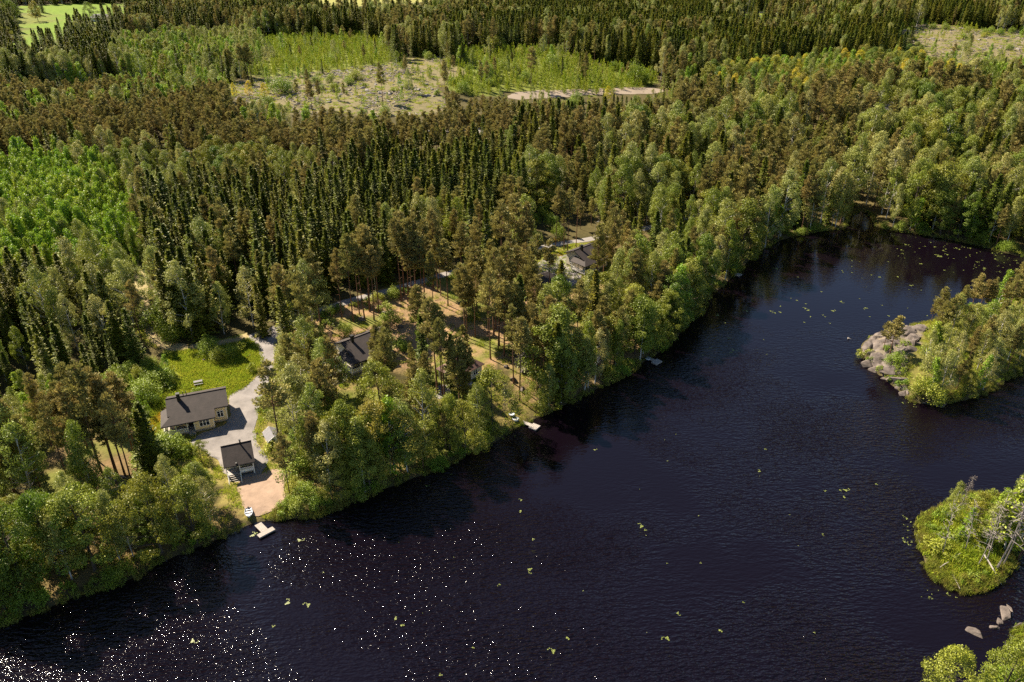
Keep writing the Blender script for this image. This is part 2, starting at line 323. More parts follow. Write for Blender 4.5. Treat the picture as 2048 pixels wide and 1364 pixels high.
def zoneid(x, y):
    i = np.full(np.shape(x), -1); wv = 14 * sstep(300, 420, np.asarray(y)); x, y = x + wv * fbm(x, y, 26, 141, 3), y + 1.6 * wv * fbm(x, y, 26, 151, 3)     # ragged edges between far stands
    for k, z in enumerate(Z): i[inpoly(x, y, z[1])] = k
    return i

# ------------------------------------------------------------------ ground
def axis(lo, hi, step, far_lo, far_hi, g):
    a = list(np.arange(lo, hi + .01, step)); s = step; x = hi
    while x < far_hi: s *= g; x += s; a.append(x)
    s = step; x = lo
    while x > far_lo: s *= g; x -= s; a.insert(0, x)
    return np.array(a)
gx = axis(-110, 165, 1.0, -6000, 6000, 1.06); gy = axis(48, 250, 1.0, -900, 9000, 1.02)
X, Y = np.meshgrid(gx, gy); xf = X.ravel(); yf = Y.ravel()
zf = hg(xf, yf)
nx, ny = len(gx), len(gy); idx = np.arange(nx * ny).reshape(ny, nx)
q = np.stack([idx[:-1, :-1], idx[:-1, 1:], idx[1:, 1:], idx[1:, :-1]], -1).reshape(-1, 4)
def npmesh(name, v, q_, k=4, smooth_=False):
    me = bpy.data.meshes.new(name); v = np.asarray(v, np.float32); q_ = np.asarray(q_, np.int32)
    me.vertices.add(len(v)); me.vertices.foreach_set('co', v.ravel()); me.loops.add(q_.size); me.loops.foreach_set('vertex_index', q_.ravel())
    me.polygons.add(len(q_)); me.polygons.foreach_set('loop_start', np.arange(len(q_), dtype=np.int32) * k)
    if smooth_: me.polygons.foreach_set('use_smooth', np.ones(len(q_), bool))
    me.update(calc_edges=True); me.validate(); return me
me = npmesh('ground', np.stack([xf, yf, zf], 1), q, 4, True)
jx = xf + 2.0 * fbm(xf, yf, 4, 51, 2); jy = yf + 2.0 * fbm(xf, yf, 4, 61, 2)
zi = zoneid(jx, jy); cols = np.tile(np.array(FLOOR), (len(xf), 1))
for k, z in enumerate(Z): cols[zi == k] = z[2]
moss = sstep(-.12, .22, fbm(xf, yf, 9, 121, 3))[:, None]           # mossy, grassy patches between the needle litter
for k, z in enumerate(Z):
    if z[0] in ('open pine stand', 'lakeside wood', 'lakeside belt', 'left pine stand', 'second cottage ground', 'third cottage ground'):
        mm = zi == k; cols[mm] = cols[mm] * (1 - moss[mm]) + np.array((.12,.13,.03)) * moss[mm]
dl = landdist(xf, yf); sedge = (1 - sstep(.3, 2.0, dl))[:, None]; cols = cols * (1 - sedge) + np.array((.07,.06,.03)) * sedge
ca = me.attributes.new('ground_cover', 'FLOAT_COLOR', 'POINT'); ca.data.foreach_set('color', np.c_[cols, np.ones(len(cols))].astype(np.float32).ravel())
gm = bpy.data.materials.new('ground_cover'); gm.use_nodes = True; t = gm.node_tree; L = t.links.new; b = t.nodes['Principled BSDF']
b.inputs['Roughness'].default_value = .95; b.inputs['Specular IOR Level'].default_value = .15
at = N(t, 'ShaderNodeAttribute'); at.attribute_name = 'ground_cover'; tc = N(t, 'ShaderNodeTexCoord')
n1 = N(t, 'ShaderNodeTexNoise'); n1.inputs['Scale'].default_value = .35; n1.inputs['Detail'].default_value = 9; n1.inputs['Roughness'].default_value = .7
n2 = N(t, 'ShaderNodeTexNoise'); n2.inputs['Scale'].default_value = 1.7; n2.inputs['Detail'].default_value = 6
L(tc.outputs['Object'], n1.inputs['Vector']); L(tc.outputs['Object'], n2.inputs['Vector'])
r1 = N(t, 'ShaderNodeValToRGB'); r1.color_ramp.elements[0].position = .3; r1.color_ramp.elements[1].position = .7
r1.color_ramp.elements[0].color = (.62, .66, .52, 1); r1.color_ramp.elements[1].color = (1.3, 1.22, 1.1, 1)
L(n1.outputs['Fac'], r1.inputs[0]); ml = N(t, 'ShaderNodeMix', data_type='RGBA', blend_type='MULTIPLY'); ml.inputs['Factor'].default_value = 1
L(at.outputs['Color'], ml.inputs['A']); L(r1.outputs[0], ml.inputs['B']); L(ml.outputs['Result'], b.inputs['Base Color'])
bp = N(t, 'ShaderNodeBump'); bp.inputs['Strength'].default_value = .6; bp.inputs['Distance'].default_value = .3; L(n2.outputs['Fac'], bp.inputs['Height']); L(bp.outputs[0], b.inputs['Normal'])
tag(link('ground', me, None, gm), 'forest floor, clearings and banks around the dark lake', 'ground', kind='structure')

# ------------------------------------------------------------------ lake water
wm = bpy.data.materials.new('lake_water'); wm.use_nodes = True; t = wm.node_tree; L = t.links.new; b = t.nodes['Principled BSDF']
b.inputs['Base Color'].default_value = (.0030, .0016, .0034, 1); b.inputs['Roughness'].default_value = .035; b.inputs['IOR'].default_value = 1.333
tc = N(t, 'ShaderNodeTexCoord')
def wnoise(rot, sx, sy, sc, det):
    mp = N(t, 'ShaderNodeMapping'); mp.inputs['Rotation'].default_value = (0, 0, R(rot)); mp.inputs['Scale'].default_value = (sx, sy, 1)
    n = N(t, 'ShaderNodeTexNoise'); n.inputs['Scale'].default_value = sc; n.inputs['Detail'].default_value = det; n.inputs['Roughness'].default_value = .55
    L(tc.outputs['Object'], mp.inputs['Vector']); L(mp.outputs[0], n.inputs['Vector']); return n.outputs['Fac']
def mth(op, a, b_):
    m_ = N(t, 'ShaderNodeMath', operation=op)
    for i, x in enumerate((a, b_)):
        if isinstance(x, (int, float)): m_.inputs[i].default_value = x
        else: L(x, m_.inputs[i])
    return m_.outputs[0]
hgt = mth('ADD', mth('MULTIPLY', wnoise(-25, .42, 1.35, 1.15, 1), .8), mth('MULTIPLY', wnoise(-42, .62, 1.2, 2.3, 1), .55))
sx_ = N(t, 'ShaderNodeSeparateXYZ'); L(tc.outputs['Object'], sx_.inputs[0])
calm = N(t, 'ShaderNodeMapRange'); calm.inputs['From Min'].default_value = 85; calm.inputs['From Max'].default_value = 190; calm.inputs['To Min'].default_value = 1; calm.inputs['To Max'].default_value = .07
L(sx_.outputs['Y'], calm.inputs['Value'])
gust = N(t, 'ShaderNodeMapRange'); gust.inputs['From Min'].default_value = .35; gust.inputs['From Max'].default_value = .65; gust.inputs['To Min'].default_value = .07; gust.inputs['To Max'].default_value = 1
L(wnoise(-30, .7, 1, .035, 3), gust.inputs['Value'])
bp = N(t, 'ShaderNodeBump'); bp.inputs['Distance'].default_value = .85; L(hgt, bp.inputs['Height']); L(mth('MULTIPLY', calm.outputs[0], gust.outputs[0]), bp.inputs['Strength'])
L(bp.outputs[0], b.inputs['Normal'])
wx = np.array([(-1500,-800,0),(1500,-800,0),(1500,700,0),(-1500,700,0)])
tag(link('water', npmesh('water', wx, [(0,1,2,3)]), None, wm), 'dark peat-brown lake with wind ripples and sun glints', 'lake', kind='structure')

# ------------------------------------------------------------------ roads, yard, beach, track: sheets draped on the ground
def resample(p, step, closed=True):
    p = np.vstack([p, p[:1]]) if closed else np.asarray(p); s = np.r_[0, np.cumsum(np.hypot(*np.diff(p, axis=0).T))]
    n = max(4, int(s[-1] / step)); tt = np.linspace(0, s[-1], n, endpoint=not closed); return np.c_[np.interp(tt, s, p[:, 0]), np.interp(tt, s, p[:, 1])]
def sheet(name, poly, m, off, rough=.35, step=.6, inner=1.0, **k):
    p = resample(poly, step); p = p + rough * np.c_[fbm(p[:, 0], p[:, 1], 2.2, 71, 3), fbm(p[:, 0], p[:, 1], 2.2, 81, 3)]
    mn, mx_ = p.min(0), p.max(0); a, b_ = np.meshgrid(np.arange(mn[0], mx_[0], inner), np.arange(mn[1], mx_[1], inner)); a = a.ravel(); b_ = b_.ravel()
    ok = inpoly(a, b_, p) & (pdist(a, b_, p) > inner * .5); a = a[ok]; b_ = b_[ok]
    vv = [Vector(x) for x in p.tolist()] + [Vector((x, y)) for x, y in zip(a.tolist(), b_.tolist())]; n = len(p)
    r = delaunay_2d_cdt(vv, [(i, (i + 1) % n) for i in range(n)], [], 1, 1e-4)
    co = np.array([tuple(x) for x in r[0]]); z = np.maximum(hg(co[:, 0], co[:, 1]), -.05) + off
    me_ = bpy.data.meshes.new(name); me_.from_pydata(np.c_[co, z].tolist(), [], r[2]); me_.update()
    for f in me_.polygons: f.use_smooth = True
    if me_.polygons and me_.polygons[0].normal.z < 0: me_.flip_normals()
    return tag(link(name, me_, None, m), **k)
def ribbon(px, width):
    c = resample(smooth(upg(*zip(*px)), False, 3), 1.0, False); d = np.gradient(c, axis=0); d /= np.linalg.norm(d, axis=1)[:, None] + 1e-9
    nrm = np.c_[-d[:, 1], d[:, 0]]; return np.vstack([c + nrm * width / 2, (c - nrm * width / 2)[::-1]])
YARD = wpoly([(374,888),(400,868),(430,858),(462,842),(458,800),(463,787),(494,772),(521,746),(523,722),(515,694),(492,672),(520,664),(556,650),(574,657),(551,690),(549,720),(546,745),(531,780),(520,812),(510,850),(512,882),(526,902),(540,925),(520,955),(478,965),(446,945),(436,920),(400,896)])
sheet('gravel_yard', YARD, M['gravel'], .07, .5, label='pale grey gravel drive and yard between the yellow cottage and the sauna', cat='gravel yard', kind='structure')
sheet('sand_beach', wpoly([(472,962),(520,952),(548,938),(566,944),(572,975),(566,1005),(548,1024),(518,1036),(500,1032),(482,1005)]), M['sand'], .11, .6, label='orange sandy beach below the sauna', cat='beach', kind='structure')
sheet('sand_track', ribbon([(498,672),(460,684),(400,694),(345,696),(312,682),(298,655),(290,625),(284,585),(280,540)], 3.0), M['track'], .06, .5, label='narrow sandy track curving along the spruce wood edge', cat='track', kind='structure')
sheet('lane', ribbon([(560,655),(620,628),(700,602),(780,583),(880,552),(990,520),(1100,490),(1185,478),(1300,455),(1420,425)], 2.6), M['asphalt'], .06, .2, label='pale lane running behind the pine stand to the fourth cottage', cat='lane', kind='structure')
sheet('road', ribbon([(-260,362),(0,346),(190,328),(280,316),(500,300),(740,271),(840,262),(1030,262),(1200,255)], 7.0), M['asphalt'], .08, .2, 1.0, 2.0, label='pale road glimpsed through the brown pine wood', cat='road', kind='structure')
sheet('gravel_pit', Z[[z[0] for z in Z].index('gravel pit')][1], M['pit'], .10, 1.0, 1.2, 3.0, label='bare brown strip of gravel between plantation and wood', cat='gravel pit', kind='structure')
sheet('parking_court', wpoly([(604,742),(640,712),(690,706),(706,742),(690,768),(640,775)]), M['gravel'], .07, .5, label='gravel court beside the second cottage among pines', cat='gravel court', kind='structure')
sheet('parking_court', wpoly([(1062,560),(1075,520),(1110,512),(1150,508),(1170,545),(1140,580),(1100,585)]), M['gravel'], .07, .5, label='gravel court in front of the far cottage by the lane', cat='gravel court', kind='structure')
sheet('patio', wpoly([(868,800),(872,772),(896,768),(905,796)]), M['gravel'], .07, .4, label='small pale patio left of the red-brown roofed cottage', cat='patio', kind='structure')
# ------------------------------------------------------------------ buildings
def window(root, x, y, z, wdt, hgt_, panes, axis_='x', sgn=-1):
    """white frame (> panes of dark glass) proud of a wall lying along local x (or y)"""
    f = MB(); d0, d1 = (.0, .07)
    def bx(mb, a0, a1, z0, z1, p0, p1):
        p0, p1 = sorted((sgn * p0, sgn * p1))
        if axis_ == 'x': mb.box(x + a0, x + a1, y + p0, y + p1, z + z0, z + z1)
        else: mb.box(x + p0, x + p1, y + a0, y + a1, z + z0, z + z1)
    W = wdt / 2; fr = .12
    bx(f, -W, W, -fr, 0, d0, d1); bx(f, -W, W, hgt_, hgt_ + fr, d0, d1); bx(f, -W - fr, -W, -fr, hgt_ + fr, d0, d1 + .002); bx(f, W, W + fr, -fr, hgt_ + fr, d0, d1 + .002)
    for i in range(1, panes):
        c = -W + wdt * i / panes; bx(f, c - .07, c + .07, 0, hgt_, d0, d1 + .004)
    o = f.build('window', M['white'], root)
    for i in range(panes):
        a0 = -W + wdt * i / panes + (.07 if i else 0); a1 = -W + wdt * (i + 1) / panes - (.07 if i < panes - 1 else 0)
        g = MB(); bx(g, a0 + .003, a1 - .003, .003, hgt_ - .003, .0, .02); g.build('pane', M['glass'], o)
        g = MB(); bx(g, a0 + .004, a1 - .004, hgt_ * .62, hgt_ * .62 + .05, .022, .05); g.build('glazing_bar', M['white'], o)
def railing(root, p0, p1, z0, z1, n=10):
    r = MB(); a = Vector((*p0, 0)); b_ = Vector((*p1, 0)); d = (b_ - a); L_ = d.length; d.normalize()
    def bar(s0, s1, za, zb, t_):
        n_ = Vector((-d.y, d.x, 0)) * t_; q0 = a + d * s0; q1 = a + d * s1
        r.prism([tuple((q0 - n_)[:2]), tuple((q1 - n_)[:2]), tuple((q1 + n_)[:2]), tuple((q0 + n_)[:2])], za, zb)
    bar(0, L_, z1 - .08, z1, .05); bar(0, L_, z0 + .08, z0 + .16, .03)
    k = max(2, int(L_ / .16))
    for i in range(k): s = (i + .5) * L_ / k; bar(s - .045, s + .045, z0 + .165, z1 - .085, .012)
    return r.build('railing', M['white'], root)
def post(root, x, y, z0, z1, r=.07): return MB().box(x - r, x + r, y - r, y + r, z0, z1).build('post', M['white'], root)
def chimney(roof, x, y, z0, z1, wd=.55):
    c = MB().box(x - wd / 2, x + wd / 2, y - wd / 2, y + wd / 2, z0, z1)
    c.box(x - wd / 2 - .06, x + wd / 2 + .06, y - wd / 2 - .06, y + wd / 2 + .06, z1 + .001, z1 + .09)
    return c.build('chimney', M['dark'], roof)
def cottage(loc, ang, wallm, label, group):
    """gable cottage with a projecting front bay and a lean-to roof wrapping a corner porch"""
    root = empty('cottage', loc, ang, label=label, cat='cottage', group=group)
    k = .4545; eave, ridge, yr = 3.75, 5.5, 3.35
    def rz(y): return eave + (y + .5) * k if y < yr else ridge - (y - yr) * k
    X0 = -10.2
    MB().box(X0 + .06, -.06, .06, 6.64, -.6, .45).build('plinth', M['plinth'], root)
    MB().box(-6.14, -2.66, -1.84, .05, -.6, .45).build('plinth', M['plinth'], root)
    wl = MB(); zt = rz(0) - .16; gp_ = [(0, .45), (6.7, .45), (6.7, zt), (yr, ridge - .16), (0, zt)]
    wl.face([(0, y, z) for y, z in gp_]); wl.face([(X0, y, z) for y, z in reversed(gp_)])
    wl.face([(X0, 0, .45), (0, 0, .45), (0, 0, zt), (X0, 0, zt)]); wl.face([(X0, 6.7, .45), (X0, 6.7, zt), (0, 6.7, zt), (0, 6.7, .45)])
    wl.build('wall', wallm, root)
    zb = eave - 1.4 * k - .16
    bw = MB(); bw.face([(-6.2, -1.9, .45), (-2.6, -1.9, .45), (-2.6, -1.9, zb), (-6.2, -1.9, zb)])
    bw.face([(-2.6, -1.9, .45), (-2.6, -.004, .45), (-2.6, -.004, zt), (-2.6, -1.9, zb)]); bw.face([(-6.2, -.004, .45), (-6.2, -1.9, .45), (-6.2, -1.9, zb), (-6.2, -.004, zt)])
    bw.build('bay_wall', wallm, root)
    for (x, y, z1) in ((.0, .0, zt), (-2.6, -1.9, zb), (-6.2, -1.9, zb), (.0, 6.7, zt)):
        MB().box(x - .1, x + .035, y - .035, y + .1, .45, z1 - .03).build('corner_board', M['white'], root)
    # roofs
    rf = MB(); x1, x0 = .55, X0 - .55; yb = -2.45; zbay = eave - 1.95 * k
    rf.slab([(x0, -.5, eave), (x1, -.5, eave), (x1, yr, ridge), (x0, yr, ridge)], .14)
    rf.slab([(x1, 7.2, ridge - 3.85 * k), (x0, 7.2, ridge - 3.85 * k), (x0, yr + .004, ridge), (x1, yr + .004, ridge)], .14)
    roof = rf.build('roof', M['roof'], root)
    rl = MB(); xh = -12.15
    rl.slab([(xh, yb, zbay), (-2.1, yb, zbay), (-2.1, -.503, eave - .001), (X0, -.503, eave - .001)], .13)
    rl.slab([(xh, 3.35, zbay), (xh, yb, zbay - .001), (X0 - .003, -.503, eave - .002), (X0 - .003, 3.35, eave - .002)], .13)
    lean = rl.build('porch_roof', M['roof'], root)
    MB().tube([(x0, yr, ridge + .02), (x1, yr, ridge + .02)], .09, 6).build('ridge_cap', M['roof'], roof)
    chimney(roof, -8.35, 2.7, ridge - .6, ridge + 1.15, .6)
    for xx in (-6.9, -7.5): MB().tube([(xx, 4.3, ridge - .8), (xx, 4.3, ridge + .45)], .08, 8).build('vent_pipe', M['dark'], roof)
    # bargeboards follow the gable slope
    for xx in (x1 + .003, x0 - .043):
        for (ya, za, yb_, zb_) in ((-.5, eave, yr, ridge), (yr, ridge, 7.2, ridge - 3.85 * k)):
            bg_ = MB(); n = 0; bg_.v += [(xx, ya, za - .2), (xx + .04, ya, za - .2), (xx + .04, ya, za + .02), (xx, ya, za + .02), (xx, yb_, zb_ - .2), (xx + .04, yb_, zb_ - .2), (xx + .04, yb_, zb_ + .02), (xx, yb_, zb_ + .02)]
            bg_.f += [(n, n + 1, n + 2, n + 3), (n + 7, n + 6, n + 5, n + 4), (n, n + 4, n + 5, n + 1), (n + 1, n + 5, n + 6, n + 2), (n + 2, n + 6, n + 7, n + 3), (n + 3, n + 7, n + 4, n)]
            bg_.build('bargeboard', M['dark'], roof)
    gt = MB().tube([(-2.1, yb - .06, zbay - .12), (xh, yb - .06, zbay - .12)], .065, 6); gt.build('gutter', M['dark'], lean)
    MB().tube([(x1, -.57, eave - .12), (-2.05, -.57, eave - .12)], .065, 6).build('gutter', M['dark'], roof)
    # windows and doors
    window(root, -4.35, -1.9, 1.15, 1.75, 1.25, 3); window(root, -1.25, 0, 1.3, 1.05, 1.25, 2)
    window(root, 0, 3.4, 1.3, 1.2, 1.2, 2, 'y', 1); window(root, -8.6, 0, 1.25, 1.3, 1.2, 2); window(root, -10.2, 4.9, 1.3, 1.2, 1.2, 2, 'y', -1)
    d = MB().box(-7.35, -6.45, -.06, -.004, .5, 2.6).build('door', M['dark'], root); MB().box(-7.28, -7.2, -.1, -.062, 1.45, 1.6).build('handle', M['metal'], d)
    # corner porch
    dk = MB().box(-11.9, -6.22, -2.1, -.003, .3, .44).box(-11.9, -10.23, 0, 3.2, .3, .44).box(-11.8, -6.3, -2.0, -.1, -.6, .295).build('porch_deck', M['deck'], root)
    for (x, y) in ((-11.8, -2.0), (-9.6, -2.0), (-7.5, -2.0), (-11.8, 3.1), (-11.8, .5)): post(root, x, y, .44, eave - (1.5 if y < 0 else 1.5) * k - .14)
    for a_, b_ in (((-11.72, -2.0), (-9.68, -2.0)), ((-9.52, -2.0), (-7.58, -2.0)), ((-11.8, -1.92), (-11.8, .42)), ((-11.8, .58), (-11.8, 3.02))): railing(root, a_, b_, .44, 1.4)
    for i in range(3): MB().box(-7.4, -6.25, -2.42 - .32 * i, -2.104 - .32 * i, -.4, .30 - .13 * i).build('step', M['deck'], root)
    MB().box(-9.2, -8.2, -1.3, -.7, .44, 1.15).build('porch_table', M['deck'], root)
    return root
A1 = R(21); A2 = R(41.8)
cottage((-56.98, 131.97, 2.0), A1, M['yellow_wall'], 'pale yellow cottage with dark roof and corner porch above the gravel yard', 'cottages by the lake')
cottage((-27.0, 156.0, float(hg(-31, 153)) + .1), A2, M['cream_wall'], 'dark-roofed cottage half hidden by pines, right of the gravel drive', 'cottages by the lake')
cottage((27.4, 209.6, float(hg(22, 207)) + .1), A2, M['cream_wall'], 'far cream cottage with dark roof and porch below the lane', 'cottages by the lake')

def sauna():
    root = empty('sauna', (-46.88, 115.89, 1.2), R(20.9), label='small dark-roofed sauna cabin with white stair and railing above the beach', cat='sauna')
    MB().box(-5.0, -.3, 2.3, 5.5, -.5, .75).build('plinth', M['plinth'], root)
    ze, zr, yr = 2.9, 5.15, 3.55; k = (zr - ze) / yr
    def rz(y): return ze + y * k - .15
    wl = MB(); g = [(2.25, .75), (5.55, .75), (5.55, 3.7), (yr, zr - .16), (2.25, rz(2.25))]
    wl.face([(-.25, y, z) for y, z in g]); wl.face([(-5.05, y, z) for y, z in reversed(g)])
    wl.face([(-5.05, 2.25, .75), (-.25, 2.25, .75), (-.25, 2.25, rz(2.25)), (-5.05, 2.25, rz(2.25))]); wl.face([(-5.05, 5.55, .75), (-5.05, 5.55, 3.7), (-.25, 5.55, 3.7), (-.25, 5.55, .75)])
    wl.build('wall', M['yellow_wall'], root)
    rf = MB(); x0, x1 = -5.35, .05
    rf.slab([(x0, 0, ze), (x1, 0, ze), (x1, yr, zr), (x0, yr, zr)], .13); rf.slab([(x1, 6.0, zr - 1.55), (x0, 6.0, zr - 1.55), (x0, yr + .004, zr), (x1, yr + .004, zr)], .13)
    roof = rf.build('roof', M['roof'], root)
    MB().tube([(x0, yr, zr + .02), (x1, yr, zr + .02)], .08, 6).build('ridge_cap', M['roof'], roof)
    MB().tube([(-1.9, 3.3, zr - .5), (-1.9, 3.3, zr + .75)], .14, 10).tube([(-1.9, 3.3, zr + .76), (-1.9, 3.3, zr + .88)], .2, 10).build('flue', M['dark'], roof)
    MB().box(-3.3, -3.0, .1, .5, ze + .2, ze + .36).build('roof_step', M['dark'], roof)
    MB().tube([(x0, -.06, ze - .1), (x1, -.06, ze - .1)], .06, 6).build('gutter', M['dark'], roof)
    MB().box(-5.05, -.25, .35, 2.247, .62, .76).box(-4.9, -4.7, .5, .7, -.6, .615).box(-.6, -.4, .5, .7, -.6, .615).box(-2.8, -2.6, .5, .7, -.6, .615).build('porch_deck', M['deck'], root)
    for x in (-5.0, -2.72, -.33): post(root, x, .42, -.4, ze + .42 * k - .15, .08)
    railing(root, (-2.64, .42), (-.41, .42), .76, 1.75); railing(root, (-.33, .5), (-.33, 2.2), .76, 1.75)
    MB().box(-2.62, -.43, .43, .447, .85, 1.3).build('rail_panel', M['white'], root)
    for i in range(6): MB().box(-4.8, -2.9, .02 - .34 * i, .28 - .34 * i, .56 - .2 * i, .62 - .2 * i).build('step', M['bleached'], root)
    for x in (-4.94, -2.78):
        s = MB(); s.face([(x, .34, .30), (x, .34, .66), (x, -1.9, -.62), (x, -1.9, -.98)]); s.face([(x + .08, .34, .66), (x + .08, .34, .30), (x + .08, -1.9, -.98), (x + .08, -1.9, -.62)])
        s.face([(x, .34, .66), (x + .08, .34, .66), (x + .08, -1.9, -.62), (x, -1.9, -.62)]); s.build('stringer', M['white'], root)
        MB().tube([(x + .04, .3, 1.7), (x + .04, -1.8, .42)], .05, 6).tube([(x + .04, -1.75, -.8), (x + .04, -1.75, .45)], .05, 6).build('handrail', M['white'], root)
    window(root, -1.5, 2.25, 1.5, .9, .8, 2); d = MB().box(-4.3, -3.5, 2.19, 2.246, .78, 2.75).build('door', M['bleached'], root); MB().box(-3.65, -3.58, 2.15, 2.188, 1.6, 1.75).build('handle', M['metal'], d)
    window(root, -.25, 4.0, 1.7, .7, .7, 1, 'y', 1)
sauna()
def shed():
    z = float(hg(-46, 125)); root = empty('garden_shed', (-46.15, 124.9, z), R(30), label='little cream shed with grey gable roof beside the gravel yard', cat='shed')
    w_, d_ = 1.15, 1.65; h, rg = 1.95, 2.75
    wl = MB(); g = [(-w_, -.1), (w_, -.1), (w_, h), (0, rg - .06), (-w_, h)]
    wl.face([(x, -d_, q_) for x, q_ in g]); wl.face([(x, d_, q_) for x, q_ in reversed(g)])
    for s in (-1, 1): wl.face([(s * w_, -d_, -.1), (s * w_, d_, -.1), (s * w_, d_, h), (s * w_, -d_, h)])
    wl.build('wall', M['cream_wall'], root)
    k = (rg - h) / w_; e = .25; rf = MB(); D = d_ + .22
    rf.slab([(-w_ - e, D, h - e * k), (-w_ - e, -D, h - e * k), (-.002, -D, rg), (-.002, D, rg)], .08); rf.slab([(w_ + e, -D, h - e * k), (w_ + e, D, h - e * k), (.002, D, rg), (.002, -D, rg)], .08)
    r_ = rf.build('roof', M['roofgrey'], root)
    for s in (-1, 1):
        b_ = MB()
        for y in (-D - .05, D + .005):
            n = len(b_.v); b_.v += [(s * (w_ + e), y, h - e * k - .16), (s * (w_ + e), y + .045, h - e * k - .16), (s * (w_ + e), y + .045, h - e * k + .03), (s * (w_ + e), y, h - e * k + .03), (s * .003, y, rg - .16), (s * .003, y + .045, rg - .16), (s * .003, y + .045, rg + .03), (s * .003, y, rg + .03)]
            b_.f += [(n, n + 1, n + 2, n + 3), (n + 7, n + 6, n + 5, n + 4), (n, n + 4, n + 5, n + 1), (n + 1, n + 5, n + 6, n + 2), (n + 2, n + 6, n + 7, n + 3), (n + 3, n + 7, n + 4, n)]
        b_.build('bargeboard', M['white'], r_)
    for x, y in ((-w_, -d_), (w_, -d_), (-w_, d_), (w_, d_)): MB().box(x - .06, x + .06, y - .06, y + .06, -.1, h - .03).build('corner_board', M['white'], root)
    window(root, -w_, 0, 1.0, .7, .6, 2, 'y', -1)
    d = MB().box(-.4, .4, -d_ - .05, -d_ - .003, 0, 1.8).build('door', M['white'], root); MB().box(.25, .31, -d_ - .09, -d_ - .052, .85, 1.0).build('handle', M['metal'], d)
shed()
def hipcottage(loc, ang, L_, W_, wh, rh, wallm, roofm, name, label, cat, group=None, ch=True, ridge=.25):
    root = empty(name, loc, ang, label=label, cat=cat, group=group); a, b_ = L_ / 2, W_ / 2
    MB().box(-a + .05, a - .05, -b_ + .05, b_ - .05, -.8, .3).build('plinth', M['plinth'], root)
    wl = MB(); c = [(-a, -b_), (a, -b_), (a, b_), (-a, b_)]
    for i in range(4): p, q_ = c[i], c[(i + 1) % 4]; wl.face([(*p, .3), (*q_, .3), (*q_, wh), (*p, wh)])
    wl.build('wall', wallm, root); e = .55; A, B = a + e, b_ + e; r_ = L_ * ridge; zt = wh + rh; ze = wh - .12
    rf = MB(); rf.slab([(-A, -B, ze), (A, -B, ze), (r_, 0, zt), (-r_, 0, zt)], .12); rf.slab([(A, B, ze), (-A, B, ze), (-r_, .003, zt), (r_, .003, zt)], .12)
    rf.slab([(A, -B, ze - .002), (A, B, ze - .002), (r_, 0, zt - .002)], .12); rf.slab([(-A, B, ze - .002), (-A, -B, ze - .002), (-r_, 0, zt - .002)], .12)
    roof = rf.build('roof', roofm, root)
    if ch: chimney(roof, r_ * .5, .3, zt - .5, zt + .8, .5)
    for x in (-a * .5, a * .5): window(root, x, -b_, 1.1, 1.1, 1.1, 2)
    window(root, -a, 0, 1.1, 1.1, 1.1, 2, 'y', -1)
    d = MB().box(-.45, .45, -b_ - .05, -b_ - .003, .32, 2.3).build('door', M['dark'], root); MB().box(.3, .36, -b_ - .09, -b_ - .052, 1.3, 1.4).build('handle', M['metal'], d)
    for x, y in c: MB().box(x - .07, x + .07, y - .07, y + .07, .3, wh - .16).build('corner_board', M['white'], root)
    return root
hipcottage((-11.2, 147.6, float(hg(-11.2, 147.6)) - .1), R(48), 7.5, 5.4, 3.0, 1.9, M['cream_wall'], M['roofred'], 'cottage', 'small cream cottage with red-brown hip roof shaded by pines near the shore', 'cottage', 'cottages by the lake')
x, y, z = gp(1088, 575); hipcottage((x, y, z - .1), A2, 6.5, 6, 2.7, 1.7, M['cream_wall'], M['roof'], 'garage', 'dark-roofed garage behind pines, left of the far cream cottage', 'garage', None, False, .2)
for (u, v, a, Lw, Ww, wm_, rm_, nm, lb, ct) in (
    (203,42,10,15,7,'white','roofgrey','farmhouse','white farmhouse between leafy trees at the edge of the green field','farmhouse'),
    (332,32,-10,17,9,'red_wall','roofred','farmhouse','red-roofed farmhouse sunk among trees beyond the spruce belt','farmhouse'),
    (4,84,20,15,9,'red_wall','roof','barn','dark red barn beside the green field at the photo corner','barn'),
    (1772,228,8,15,8,'white','roofgrey','villa','long white-walled villa with pale roof inside the yellow-green grove','villa'),
    (1738,210,0,9,7,'cream_wall','roofgrey','villa','smaller pale-roofed villa left of the long white villa in the grove','villa'),
    (1832,234,15,5,4,'white','roofgrey','outbuilding','tiny pale outbuilding among trees right of the long white villa','outbuilding')):
    x, y, z = gp(u, v); hipcottage((x, y, z), R(a), Lw, Ww, 3.2, 2.4, M[wm_], M[rm_], nm, lb, ct, None, True, .3)

# ------------------------------------------------------------------ tree prototypes: tapered trunk with limbs + crown of leaf clumps
def unit(a): return a / (np.linalg.norm(a, axis=-1, keepdims=True) + 1e-9)
class Leaves:
    """collects small kite-shaped faces (leaf or needle sprays), each with its own lightness"""
    def __init__(s, g): s.c = []; s.d = []; s.n = []; s.l = []; s.w = []; s.s = []; s.g = g
    def add(s, c, d, n, l, w_, sh):
        k = len(c); s.c.append(c); s.d.append(np.broadcast_to(d, (k, 3))); s.n.append(np.broadcast_to(n, (k, 3)))
        for a, b in ((s.l, l), (s.w, w_), (s.s, sh)): a.append(np.broadcast_to(b, (k,)))
    def cat(s):
        c, d, n = (np.concatenate(x) for x in (s.c, s.d, s.n)); l, w_, sh = (np.concatenate(x)[:, None] for x in (s.l, s.w, s.s))
        d = unit(d); sd = unit(np.cross(d, n)); 
        v = np.stack([c - d * l * .5, c + sd * w_ * .5 + d * l * .05, c + d * l * .5, c - sd * w_ * .5 + d * l * .05], 1).reshape(-1, 3)
        return v, np.repeat(np.clip(sh[:, 0], 0, 1), 4)
def rv(g, k): return unit(g.normal(size=(k, 3)))
